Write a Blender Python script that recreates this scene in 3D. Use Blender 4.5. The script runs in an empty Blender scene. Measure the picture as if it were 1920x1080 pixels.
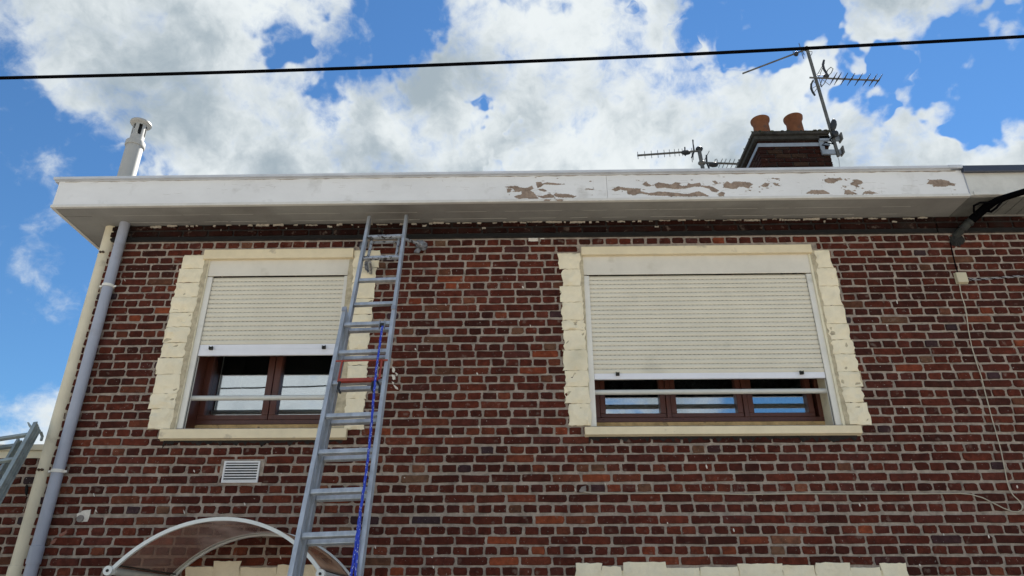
import bpy, bmesh, math, random
from mathutils import Vector, Matrix, noise
random.seed(7)
C = bpy.context.scene.collection
sc = bpy.context.scene
rad = math.radians

# ---------------------------------------------------------------- camera
F, PIT, YAW, ROLL, DIST, EYE = 1339.3, 0.44588, -0.022889, 0.000309, 5.5025, 1.6
cy, sy = math.cos(YAW), math.sin(YAW)
FWD = Vector((sy*math.cos(PIT), cy*math.cos(PIT), math.sin(PIT)))
RGT0 = Vector((cy, -sy, 0)); UP0 = RGT0.cross(FWD)
RGT = math.cos(ROLL)*RGT0 + math.sin(ROLL)*UP0
UPV = -math.sin(ROLL)*RGT0 + math.cos(ROLL)*UP0
CAM = Vector((0, -DIST, EYE))
cd = bpy.data.cameras.new('camera'); cam = bpy.data.objects.new('camera', cd); C.objects.link(cam)
cd.sensor_width = 36; cd.lens = F/1920*36; cd.clip_end = 3000; cd.clip_start = 0.05
m3 = Matrix((RGT, UPV, -FWD)).transposed()
cam.matrix_world = Matrix.Translation(CAM) @ m3.to_4x4()
sc.camera = cam

def ray(px, py): return (px-960)/F*RGT + (540-py)/F*UPV + FWD
def at(px, py, Y=0.0):
    d = ray(px, py); return CAM + d*((Y+DIST)/d.y)
def at_plane(px, py, p0, n):
    d = ray(px, py); return CAM + d*((p0-CAM).dot(n)/d.dot(n))

# ---------------------------------------------------------------- world, sun, exposure
SUN_EL, SUN_AZ = 47.0, 30.0          # azimuth from +Y towards +X: behind the house, to the right
SKY = 0.1
W = bpy.data.worlds.new('World'); sc.world = W; W.use_nodes = True
nt = W.node_tree; N = nt.nodes; L = nt.links
for n in list(N): N.remove(n)
def wn(t, **k):
    n = N.new(t)
    for a, b in k.items(): setattr(n, a, b)
    return n
def wmath(op, a, b=None, clamp=False):
    n = wn('ShaderNodeMath', operation=op); n.use_clamp = clamp
    for i, v in enumerate((a, b)):
        if v is None: continue
        if isinstance(v, (int, float)): n.inputs[i].default_value = v
        else: L.new(v, n.inputs[i])
    return n.outputs[0]
def wrange(v, a, b, c, d, smooth=True):
    n = wn('ShaderNodeMapRange'); n.interpolation_type = 'SMOOTHSTEP' if smooth else 'LINEAR'
    L.new(v, n.inputs[0])
    for i, x in enumerate((a, b, c, d)): n.inputs[i+1].default_value = x
    return n.outputs[0]
tc = wn('ShaderNodeTexCoord'); D_ = tc.outputs['Generated']
sky = wn('ShaderNodeTexSky', sky_type='NISHITA'); sky.sun_disc = False
sky.sun_elevation = rad(SUN_EL); sky.sun_rotation = rad(SUN_AZ)
sky.air_density = 1.2; sky.dust_density = 0.0; sky.ozone_density = 3.0
skyc = wn('ShaderNodeMix', data_type='RGBA', blend_type='MULTIPLY'); skyc.inputs[0].default_value = 1
L.new(sky.outputs[0], skyc.inputs[6]); skyc.inputs[7].default_value = (SKY*.62, SKY*.97, SKY*1.24, 1)
# cloud cover: large masses where the photograph has them, ragged by noise
blobs = [ # px, py, radius px, amount (+ cloud, - blue), in the order left to right
 (150,40,150,.42),(260,150,170,.42),(400,60,170,.42),(210,215,90,.25),(420,260,130,.40),(560,290,120,.45),(110,190,60,.15),
 (655,35,75,.55),(560,5,50,.25),(760,185,90,.40),(700,260,120,.55),(800,290,120,.5),(860,40,55,.35),(960,100,130,.60),(1080,55,120,.5),(1150,170,170,.65),
 (1040,270,150,.65),(930,330,70,.4),(1300,190,130,.65),(1330,290,140,.65),(1500,230,150,.65),(1640,260,150,.65),(1760,300,130,.6),(1880,310,80,.6),(1550,310,150,.5),(1180,300,160,.5),(1420,270,120,.4),(1700,200,80,.5),(430,180,130,.3),(300,30,160,.3),
 (1560,140,55,.4),(1450,150,50,.35),(1620,25,100,.65),(1800,30,120,.65),(1740,95,45,.45),(1320,12,45,.40),(1230,60,40,.50),(1290,75,22,.35),(1440,85,20,.35),
 (50,775,110,1.0),(10,840,120,.8),(68,583,26,.42),(45,342,22,.38),(245,318,30,.40),(40,600,22,.25),(480,20,60,.25),
 (20,40,70,-.12),(20,120,70,-.25),(30,330,150,-.55),(60,500,200,-.70),(160,650,150,-.6),(70,430,150,-.5),(195,262,60,-.40),(330,285,45,-.42),(60,230,60,-.3),(0,640,150,-.5),
 (500,110,60,-.60),(560,75,45,-.5),(600,165,55,-.55),(690,110,80,-.75),(780,35,60,-.80),(780,105,50,-.5),(640,150,50,-.4),(475,150,35,-.2),
 (875,180,30,-.62),(890,225,34,-.70),(920,255,28,-.6),(955,290,22,-.6),(985,5,42,-.75),(1190,0,22,-.3),(1130,5,25,-.3),
 (1310,45,60,-.95),(1390,65,75,-1.1),(1480,55,65,-1.1),(1440,105,35,-.5),(1540,80,55,-.95),(1600,100,50,-.95),(1250,10,18,-.4),
 (1690,128,60,-1.1),(1780,135,75,-1.2),(1880,150,90,-1.2),(1910,85,40,-.6),(1880,215,45,-.8),(1650,135,28,-.5),(1840,225,22,-.4),
]
# what the window panes mirror: broken cloud over the street behind, bluer towards the right
mirror = [(430,725,190,.9),(560,725,150,.9),(1200,760,120,.9),(1330,765,60,.4),(1460,770,90,-.6)]
def noise_tex(vec, scale, detail, rough, dist=0.0):
    n = wn('ShaderNodeTexNoise'); n.inputs['Scale'].default_value = scale; n.inputs['Detail'].default_value = detail; n.inputs['Roughness'].default_value = rough; n.inputs['Distortion'].default_value = dist
    L.new(vec, n.inputs['Vector']); return n
def warped(vec, scale, detail, amt):
    w_ = noise_tex(vec, scale, detail, .6)
    c0 = wn('ShaderNodeVectorMath', operation='SUBTRACT'); L.new(w_.outputs['Color'], c0.inputs[0]); c0.inputs[1].default_value = (.5, .5, .5)
    ws = wn('ShaderNodeVectorMath', operation='SCALE'); L.new(c0.outputs[0], ws.inputs[0]); ws.inputs['Scale'].default_value = amt
    wa = wn('ShaderNodeVectorMath', operation='ADD'); L.new(vec, wa.inputs[0]); L.new(ws.outputs[0], wa.inputs[1]); return wa.outputs[0]
WA = warped(D_, 6.0, 4, .065)
WB = warped(D_, 14.0, 3, .012)
acc = None
for k, (px, py, r, a) in enumerate(blobs + mirror):
    d = ray(px, py).normalized(); R_ = r/F*0.95*(1.0/ (1+ ((px-960)**2+(540-py)**2)/F**2))**0.5
    if k >= len(blobs): d.y = -d.y
    v = wn('ShaderNodeVectorMath', operation='DOT_PRODUCT'); L.new(WB, v.inputs[0]); v.inputs[1].default_value = d
    s = wrange(v.outputs['Value'], math.cos(R_*1.9), 1.0, 0.0, a if a > 0 else a*1.3)
    acc = s if acc is None else wmath('ADD', acc, s)
acc = wmath('MULTIPLY', wmath('TANH', wmath('MULTIPLY', acc, 1.35)), 0.52)
def centred(n, k): return wmath('MULTIPLY', wmath('SUBTRACT', n.outputs[0], 0.5), k)
big = noise_tex(WA, 5.0, 8, .62, .3); mid = noise_tex(WA, 16.0, 10, .60, .1); fine = noise_tex(WA, 50.0, 8, .62, .1)
dens = wmath('ADD', wmath('ADD', centred(big, 1.6), centred(mid, 1.7)), wmath('ADD', centred(fine, .65), wmath('ADD', acc, 0.0)))
cover = wrange(dens, -0.31, 0.50, 0.0, 1.0)
# cloud shading: bright ragged rims and billows, greyer thick cores
sh1 = noise_tex(WA, 4.0, 6, .55, .2); sh2 = noise_tex(WA, 11.0, 8, .6, .3)
thick = wrange(wmath('ADD', wmath('MULTIPLY', dens, .55), wmath('ADD', centred(sh1, 2.6), centred(sh2, 1.5))), -0.10, 0.92, 0, 1)
cmix = wn('ShaderNodeMix', data_type='RGBA'); L.new(thick, cmix.inputs[0])
CL = 1.0
cmix.inputs[6].default_value = (0.82*CL, 0.87*CL, 0.885*CL, 1); cmix.inputs[7].default_value = (0.37*CL, 0.445*CL, 0.50*CL, 1)
out = wn('ShaderNodeMix', data_type='RGBA'); L.new(cover, out.inputs[0]); L.new(skyc.outputs[2], out.inputs[6]); L.new(cmix.outputs[2], out.inputs[7])
bg = wn('ShaderNodeBackground'); L.new(out.outputs[2], bg.inputs[0]); bg.inputs[1].default_value = 1.0
wo = wn('ShaderNodeOutputWorld'); L.new(bg.outputs[0], wo.inputs[0])
bg.inputs[1].default_value = 0.38

sd = bpy.data.lights.new('sun', 'SUN'); sun = bpy.data.objects.new('sun', sd); C.objects.link(sun)
sd.energy = 5.0; sd.angle = rad(0.5); sd.color = (1.0, 0.95, 0.87)
sdir = Vector((math.sin(rad(SUN_AZ))*math.cos(rad(SUN_EL)), math.cos(rad(SUN_AZ))*math.cos(rad(SUN_EL)), math.sin(rad(SUN_EL))))
sun.rotation_euler = sdir.to_track_quat('Z', 'Y').to_euler(); sun.location = (6, 6, 12)
sc.view_settings.view_transform = 'Standard'; sc.view_settings.look = 'None'
sc.view_settings.exposure = 1.45; sc.view_settings.gamma = 1; sc.view_settings.use_curve_mapping = False
try: sc.cycles.max_bounces = 8; sc.cycles.transparent_max_bounces = 8; sc.cycles.use_denoising = True
except Exception: pass

# ---------------------------------------------------------------- materials
def mat(name, col, rough=0.7, metal=0.0, var=0.12, scale=8.0, bump=0.0, bscale=60.0, col2=None, spots=None, streak=None, spec=0.5, coat=0.0):
    m = bpy.data.materials.new(name); m.use_nodes = True
    t = m.node_tree; n = t.nodes; l = t.links; b = n['Principled BSDF']
    b.inputs['Roughness'].default_value = rough; b.inputs['Metallic'].default_value = metal
    b.inputs['Specular IOR Level'].default_value = spec; b.inputs['Coat Weight'].default_value = coat
    g = n.new('ShaderNodeNewGeometry')
    nn = n.new('ShaderNodeTexNoise'); nn.inputs['Scale'].default_value = scale; nn.inputs['Detail'].default_value = 6; nn.inputs['Roughness'].default_value = 0.65
    src = g.outputs['Position']
    if streak:
        mp = n.new('ShaderNodeMapping'); mp.inputs['Scale'].default_value = streak; l.new(src, mp.inputs[0]); l.new(mp.outputs[0], nn.inputs['Vector'])
    else: l.new(src, nn.inputs['Vector'])
    mx = n.new('ShaderNodeMix'); mx.data_type = 'RGBA'
    c2 = col2 or tuple(max(0, c*(1-var*2.2)) for c in col)
    mx.inputs[6].default_value = (*c2, 1); mx.inputs[7].default_value = (*col, 1)
    mr = n.new('ShaderNodeMapRange'); mr.inputs[1].default_value = 0.32; mr.inputs[2].default_value = 0.62
    l.new(nn.outputs[0], mr.inputs[0]); l.new(mr.outputs[0], mx.inputs[0]); last = mx.outputs[2]
    if spots:   # (colour, scale, threshold, softness)
        sc_, s_, th, so = spots
        n2 = n.new('ShaderNodeTexNoise'); n2.inputs['Scale'].default_value = s_; n2.inputs['Detail'].default_value = 5; l.new(src, n2.inputs['Vector'])
        r2 = n.new('ShaderNodeMapRange'); r2.inputs[1].default_value = th; r2.inputs[2].default_value = th+so; l.new(n2.outputs[0], r2.inputs[0])
        m2 = n.new('ShaderNodeMix'); m2.data_type = 'RGBA'; l.new(r2.outputs[0], m2.inputs[0]); l.new(last, m2.inputs[6]); m2.inputs[7].default_value = (*sc_, 1); last = m2.outputs[2]
    l.new(last, b.inputs['Base Color'])
    rr = n.new('ShaderNodeMapRange'); rr.inputs[3].default_value = min(1, rough+0.12); rr.inputs[4].default_value = max(0.03, rough-0.08)
    l.new(nn.outputs[0], rr.inputs[0]); l.new(rr.outputs[0], b.inputs['Roughness'])
    if bump:
        n3 = n.new('ShaderNodeTexNoise'); n3.inputs['Scale'].default_value = bscale; n3.inputs['Detail'].default_value = 5; l.new(src, n3.inputs['Vector'])
        bp = n.new('ShaderNodeBump'); bp.inputs['Strength'].default_value = 1.0; bp.inputs['Distance'].default_value = bump
        l.new(n3.outputs[0], bp.inputs['Height']); l.new(bp.outputs[0], b.inputs['Normal'])
    return m

def brick_mat(name='brick_clay', soot=0.0, mul=1.0):
    m = bpy.data.materials.new(name); m.use_nodes = True
    t = m.node_tree; n = t.nodes; l = t.links; b = n['Principled BSDF']
    b.inputs['Roughness'].default_value = 0.82; b.inputs['Specular IOR Level'].default_value = 0.12
    g = n.new('ShaderNodeNewGeometry')
    a1 = n.new('ShaderNodeAttribute'); a1.attribute_type = 'GEOMETRY'; a1.attribute_name = 'tone'
    a2 = n.new('ShaderNodeAttribute'); a2.attribute_type = 'OBJECT'; a2.attribute_name = 'tone'
    ad = n.new('ShaderNodeMath'); ad.operation = 'ADD'; l.new(a1.outputs['Fac'], ad.inputs[0]); l.new(a2.outputs['Fac'], ad.inputs[1])
    cr = n.new('ShaderNodeValToRGB'); e = cr.color_ramp; e.elements[0].position = 0.0
    cols = [(0.0,(0.0494,0.0140,0.0097)),(.15,(0.0638,0.0160,0.0106)),(.30,(0.0823,0.0190,0.0116)),(.45,(0.1009,0.0240,0.0133)),(.55,(0.0771,0.0230,0.0178)),(.65,(0.1235,0.0319,0.0169)),(.74,(0.1081,0.0440,0.0250)),(.80,(0.1543,0.0850,0.0517)),(.86,(0.1595,0.0360,0.0178)),(.92,(0.2212,0.0550,0.0232)),(.955,(0.0473,0.0220,0.0232)),(1.0,(0.0432,0.0340,0.0392))]
    e.elements[0].color = (*cols[0][1], 1); e.elements[1].position = 1.0; e.elements[1].color = (*cols[-1][1], 1)
    for p, c in cols[1:-1]:
        x = e.elements.new(p); x.color = (*c, 1)
    l.new(ad.outputs[0], cr.inputs[0])
    # mottling inside each brick
    nn = n.new('ShaderNodeTexNoise'); nn.inputs['Scale'].default_value = 22; nn.inputs['Detail'].default_value = 7; nn.inputs['Roughness'].default_value = 0.7; l.new(g.outputs['Position'], nn.inputs['Vector'])
    mr = n.new('ShaderNodeMapRange'); mr.inputs[1].default_value = 0.3; mr.inputs[2].default_value = 0.7; mr.inputs[3].default_value = 0.55*mul; mr.inputs[4].default_value = 1.45*mul; l.new(nn.outputs[0], mr.inputs[0])
    mu = n.new('ShaderNodeVectorMath'); mu.operation = 'SCALE'; l.new(cr.outputs[0], mu.inputs[0]); l.new(mr.outputs[0], mu.inputs['Scale'])
    bn = n.new('ShaderNodeTexNoise'); bn.inputs['Scale'].default_value = 1.1; bn.inputs['Detail'].default_value = 4; l.new(g.outputs['Position'], bn.inputs['Vector'])
    br = n.new('ShaderNodeMapRange'); br.inputs[1].default_value = .3; br.inputs[2].default_value = .7; br.inputs[3].default_value = .70; br.inputs[4].default_value = 1.28; l.new(bn.outputs[0], br.inputs[0])
    mu2 = n.new('ShaderNodeVectorMath'); mu2.operation = 'SCALE'; l.new(mu.outputs[0], mu2.inputs[0]); l.new(br.outputs[0], mu2.inputs['Scale'])
    last = mu2.outputs[0]
    # lime bloom and paint spatter
    for s_, th, so, c_, k in ((17, .62, .10, (.27,.21,.17), .35), (4, .52, .25, (.055,.022,.016), .35), (70, .70, .03, (.42,.38,.34), .7), (5, .60, .2, (.02,.016,.014), .5+soot)):
        n2 = n.new('ShaderNodeTexNoise'); n2.inputs['Scale'].default_value = s_; n2.inputs['Detail'].default_value = 4; l.new(g.outputs['Position'], n2.inputs['Vector'])
        r2 = n.new('ShaderNodeMapRange'); r2.inputs[1].default_value = th - (soot*.15 if s_ == 5 else 0); r2.inputs[2].default_value = th+so; r2.inputs[4].default_value = k; l.new(n2.outputs[0], r2.inputs[0])
        m2 = n.new('ShaderNodeMix'); m2.data_type = 'RGBA'; l.new(r2.outputs[0], m2.inputs[0]); l.new(last, m2.inputs[6]); m2.inputs[7].default_value = (*c_, 1); last = m2.outputs[2]
    l.new(last, b.inputs['Base Color'])
    n3 = n.new('ShaderNodeTexNoise'); n3.inputs['Scale'].default_value = 75; n3.inputs['Detail'].default_value = 6; n3.inputs['Roughness'].default_value = .7; l.new(g.outputs['Position'], n3.inputs['Vector'])
    bp = n.new('ShaderNodeBump'); bp.inputs['Distance'].default_value = 0.006; l.new(n3.outputs[0], bp.inputs['Height']); l.new(bp.outputs[0], b.inputs['Normal'])
    return m

M = {}
M['brick'] = brick_mat()
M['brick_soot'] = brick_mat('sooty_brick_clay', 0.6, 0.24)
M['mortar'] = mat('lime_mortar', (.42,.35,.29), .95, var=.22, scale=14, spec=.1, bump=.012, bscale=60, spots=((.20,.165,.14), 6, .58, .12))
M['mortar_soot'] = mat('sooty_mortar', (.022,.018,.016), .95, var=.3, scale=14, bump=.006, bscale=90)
M['plaster'] = mat('cream_masonry_paint', (.88,.78,.57), .75, var=.05, scale=7, bump=.014, bscale=22, spots=((.62,.56,.40), 3.5, .60, .2))
M['bed'] = mat('grubby_cream_joint', (.56,.48,.33), .85, var=.18, scale=20)
M['plaster_smooth'] = mat('cream_smooth_paint', (.80,.73,.54), .7, var=.06, scale=5, bump=.0015, bscale=50, spots=((.50,.45,.34), 4.5, .60, .14))
M['plaster_dirty'] = mat('dirty_ochre_render', (.66,.43,.19), .85, var=.18, scale=9, bump=.004, bscale=60, spots=((.16,.11,.06), 12, .60, .1))
M['sill'] = mat('cream_sill_paint', (.80,.68,.46), .6, var=.05, scale=6, bump=.0015, spots=((.55,.46,.32), 9, .66, .08))
M['slat'] = mat('ivory_shutter_plastic', (.72,.67,.55), .45, var=.04, scale=3, spots=((.50,.47,.38), 2.5, .58, .25))
M['box'] = mat('ivory_aluminium', (.73,.68,.58), .5, var=.05, scale=4, spots=((.55,.50,.40), 5, .6, .15))
M['guide'] = mat('white_aluminium', (.78,.75,.68), .4, var=.05, scale=4, spots=((.46,.44,.38), 6, .62, .15))
M['bar'] = mat('pale_lacquered_tube', (.62,.62,.58), .35, var=.04, scale=5)
M['white_bar'] = mat('white_lacquer', (.80,.80,.84), .35, var=.03, scale=5)
M['mahogany'] = mat('reddish_brown_frame', (.095,.027,.015), .4, var=.12, scale=30, streak=(1,1,.15))
M['dark'] = mat('dark_interior', (.03,.028,.026), .9)
M['slotdark'] = mat('slot_shadow_tone', (.36,.32,.24), .8)  # shade inside the shutter slots, put into their colour
M['gasket'] = mat('black_rubber', (.012,.012,.012), .6)
M['fascia'] = mat('white_fascia_paint', (.76,.755,.75), .6, var=.05, scale=3, bump=.002, bscale=25, spots=((.56,.55,.53), 5, .60, .14), streak=(.5,1,1))
M['fascia_right'] = mat('aged_white_paint', (.62,.61,.57), .6, var=.10, scale=4, bump=.002, bscale=25, spots=((.38,.34,.29), 6, .62, .1))
M['trim'] = mat('white_trim_paint', (.66,.64,.60), .6, var=.07, scale=6, spots=((.40,.36,.30), 12, .68, .06))
M['bare'] = mat('bare_weathered_wood', (.33,.25,.19), .9, var=.2, scale=22, bump=.004, col2=(.18,.13,.10))
M['dirt'] = mat('greyish_brown_dirt', (.42,.36,.30), .9, var=.25, scale=20)
M['primer'] = mat('grey_old_primer', (.46,.44,.41), .85, var=.15, scale=30)
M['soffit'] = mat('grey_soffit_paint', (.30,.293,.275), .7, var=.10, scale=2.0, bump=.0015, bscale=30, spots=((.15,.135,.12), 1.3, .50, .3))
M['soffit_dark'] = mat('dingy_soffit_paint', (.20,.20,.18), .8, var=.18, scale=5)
M['seam'] = mat('white_caulk', (.42,.41,.38), .7, var=.1, scale=20)
M['zinc'] = mat('zinc_flashing', (.58,.60,.64), .45, metal=.15, var=.08, scale=5)
M['navy'] = mat('dark_blue_capping', (.035,.045,.075), .4, var=.1, scale=5)
M['chip'] = mat('old_cream_paint_flakes', (.45,.40,.33), .8, var=.2, scale=40)
M['gap_and_mark_black'] = mat('black_gap_shade_and_mark', (.006,.006,.006), .9, var=.2)  # black for the painted gap shade at the eaves and the hook mark
M['pvc'] = mat('grey_pvc', (.36,.38,.45), .42, var=.05, scale=4, spots=((.27,.26,.27), 4, .62, .2))
M['pipe_cream'] = mat('cream_painted_pipe', (.70,.63,.47), .55, var=.06, scale=4, bump=.001, bscale=40, spots=((.48,.42,.30), 7, .63, .12))
M['flue'] = mat('pale_grey_flue', (.37,.37,.355), .5, var=.05, scale=4)
M['alu'] = mat('ladder_aluminium', (.56,.585,.61), .34, metal=.6, var=.16, scale=16, streak=(1,1,.2), spots=((.70,.70,.70), 30, .70, .04))
M['alu_dirty'] = mat('paint_spattered_aluminium', (.50,.52,.55), .5, metal=.5, var=.2, scale=30, spots=((.08,.07,.065), 28, .55, .06))
M['alu_old'] = mat('weathered_aluminium', (.36,.41,.40), .5, metal=.4, var=.15, scale=12)
M['steel'] = mat('galvanised_steel', (.42,.43,.46), .45, metal=.7, var=.15, scale=12)
M['galv_matt'] = mat('galvanised_band', (.30,.34,.39), .6, metal=.2, var=.1, scale=12)
M['rust'] = mat('rusty_screw', (.10,.055,.03), .8, var=.2, scale=40)
M['red'] = mat('red_painted_steel', (.33,.05,.03), .45, var=.15, scale=20, spots=((.10,.03,.02), 30, .6, .06))
M['cloth'] = mat('grey_rag', (.27,.28,.31), .9, var=.35, scale=25, bump=.01, bscale=40, spots=((.05,.05,.05), 16, .55, .08))
M['black'] = mat('black_cable', (.004,.004,.005), 1.0, var=.1, spec=0.0)
M['cablegrey'] = mat('dusty_conduit', (.032,.034,.029), .75, var=.25, scale=18)
M['mastic'] = mat('dark_mastic', (.015,.015,.013), .9, var=.3, scale=18, bump=.01)
M['creamcable'] = mat('cream_cable', (.50,.44,.34), .6, var=.1, scale=12)
M['whitecable'] = mat('grey_white_wire', (.42,.42,.44), .5, var=.1)
M['terracotta'] = mat('terracotta', (.185,.064,.022), .85, var=.15, scale=8, bump=.003, spots=((.09,.045,.03), 7, .60, .12))
M['moss'] = mat('mossy_concrete', (.045,.042,.03), .95, var=.3, scale=12, bump=.02, bscale=25, spots=((.045,.058,.015), 9, .50, .08))
M['concrete'] = mat('dark_concrete', (.045,.042,.036), .95, var=.3, scale=10, bump=.01)
M['ant'] = mat('weathered_antenna_metal', (.16,.155,.14), .55, metal=.5, var=.2, scale=20)
M['antblack'] = mat('dark_plastic', (.02,.022,.026), .55, var=.1)
M['boxcream'] = mat('cream_plastic_box', (.55,.49,.34), .55, var=.06, scale=6)
M['vent'] = mat('white_vent_plastic', (.72,.72,.72), .5, var=.04)
M['patch'] = mat('white_filler', (.72,.66,.58), .85, var=.08, scale=30, bump=.003)
M['grey_disc'] = mat('grey_plug', (.24,.21,.19), .8, var=.15, scale=30)
M['pink'] = mat('pink_spalled_brick', (.38,.17,.12), .9, var=.2, scale=30, bump=.003)
M['ground'] = mat('asphalt', (.11,.105,.10), .95, var=.15, scale=3, bump=.004, bscale=80)
M['paving'] = mat('pale_concrete_paving', (.42,.38,.32), .9, var=.1, scale=2, bump=.003, bscale=60)
M['roof'] = mat('roofing_felt', (.08,.08,.08), .9, var=.1, scale=3)
M['roofpale'] = mat('pale_render', (.5,.47,.42), .9, var=.1, scale=2)
M['canopy_white'] = mat('white_canopy_profile', (.72,.74,.72), .4, var=.05, scale=6)
M['canopy_grey'] = mat('grey_canopy_profile', (.50,.51,.48), .4, var=.05, scale=6)

def glass_mat(name, refl, tint):
    m = bpy.data.materials.new(name); m.use_nodes = True; t = m.node_tree; n = t.nodes; l = t.links
    for x in list(n): n.remove(x)
    o = n.new('ShaderNodeOutputMaterial'); mx = n.new('ShaderNodeMixShader'); tr = n.new('ShaderNodeBsdfTransparent'); gl = n.new('ShaderNodeBsdfGlossy')
    gl.inputs['Roughness'].default_value = 0.015; gl.inputs['Color'].default_value = (.93,.97,1,1); tr.inputs['Color'].default_value = (*tint, 1)
    fr = n.new('ShaderNodeFresnel'); fr.inputs['IOR'].default_value = 1.5
    mt = n.new('ShaderNodeMath'); mt.operation = 'ADD'; mt.use_clamp = True; l.new(fr.outputs[0], mt.inputs[0]); mt.inputs[1].default_value = refl
    g = n.new('ShaderNodeNewGeometry'); nn = n.new('ShaderNodeTexNoise'); nn.inputs['Scale'].default_value = 1.5; l.new(g.outputs['Position'], nn.inputs['Vector'])
    bp = n.new('ShaderNodeBump'); bp.inputs['Distance'].default_value = .003; bp.inputs['Strength'].default_value = .3; l.new(nn.outputs[0], bp.inputs['Height']); l.new(bp.outputs[0], gl.inputs['Normal'])
    l.new(mt.outputs[0], mx.inputs[0]); l.new(tr.outputs[0], mx.inputs[1]); l.new(gl.outputs[0], mx.inputs[2]); l.new(mx.outputs[0], o.inputs[0])
    return m
M['glass'] = glass_mat('window_glass', 0.42, (.75,.78,.78))

def poly_mat():
    m = bpy.data.materials.new('smoked_polycarbonate'); m.use_nodes = True; t = m.node_tree; n = t.nodes; l = t.links
    b = n['Principled BSDF']; o = n['Material Output']; b.inputs['Roughness'].default_value = .22
    g = n.new('ShaderNodeNewGeometry'); mp = n.new('ShaderNodeMapping'); mp.inputs['Rotation'].default_value = (0, 0, .5); mp.inputs['Scale'].default_value = (1.6,.6,1.0); l.new(g.outputs['Position'], mp.inputs[0])
    nn = n.new('ShaderNodeTexNoise'); nn.inputs['Scale'].default_value = 1.7; nn.inputs['Detail'].default_value = 4; nn.inputs['Distortion'].default_value = .3; l.new(mp.outputs[0], nn.inputs['Vector'])
    mr = n.new('ShaderNodeMapRange'); mr.inputs[1].default_value = .38; mr.inputs[2].default_value = .60; l.new(nn.outputs[0], mr.inputs[0])
    mx = n.new('ShaderNodeMix'); mx.data_type = 'RGBA'; l.new(mr.outputs[0], mx.inputs[0])
    mx.inputs[6].default_value = (.46,.34,.28,1); mx.inputs[7].default_value = (.82,.67,.56,1); l.new(mx.outputs[2], b.inputs['Base Color'])
    tl = n.new('ShaderNodeBsdfTranslucent'); l.new(mx.outputs[2], tl.inputs['Color'])
    a1 = n.new('ShaderNodeMixShader'); a1.inputs[0].default_value = .78; l.new(b.outputs[0], a1.inputs[1]); l.new(tl.outputs[0], a1.inputs[2])
    tr = n.new('ShaderNodeBsdfTransparent'); tr.inputs['Color'].default_value = (.80,.66,.58,1)
    ms = n.new('ShaderNodeMixShader'); m2 = n.new('ShaderNodeMapRange'); m2.inputs[3].default_value = .22; m2.inputs[4].default_value = .56; l.new(mr.outputs[0], m2.inputs[0])
    l.new(m2.outputs[0], ms.inputs[0]); l.new(tr.outputs[0], ms.inputs[1]); l.new(a1.outputs[0], ms.inputs[2]); l.new(ms.outputs[0], o.inputs[0])
    return m
M['poly'] = poly_mat()
def rope_mat():
    m = mat('blue_rope', (.025,.06,.50), .75, var=.15, scale=30); t = m.node_tree; n = t.nodes; l = t.links; b = n['Principled BSDF']
    uv = n.new('ShaderNodeAttribute'); uv.attribute_name = 'fleck'
    mx = n.new('ShaderNodeMix'); mx.data_type = 'RGBA'; l.new(uv.outputs['Fac'], mx.inputs[0]); src = b.inputs['Base Color'].links[0].from_socket
    l.new(src, mx.inputs[6]); mx.inputs[7].default_value = (.40,.44,.62,1); l.new(mx.outputs[2], b.inputs['Base Color']); return m
M['rope'] = rope_mat()

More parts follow.
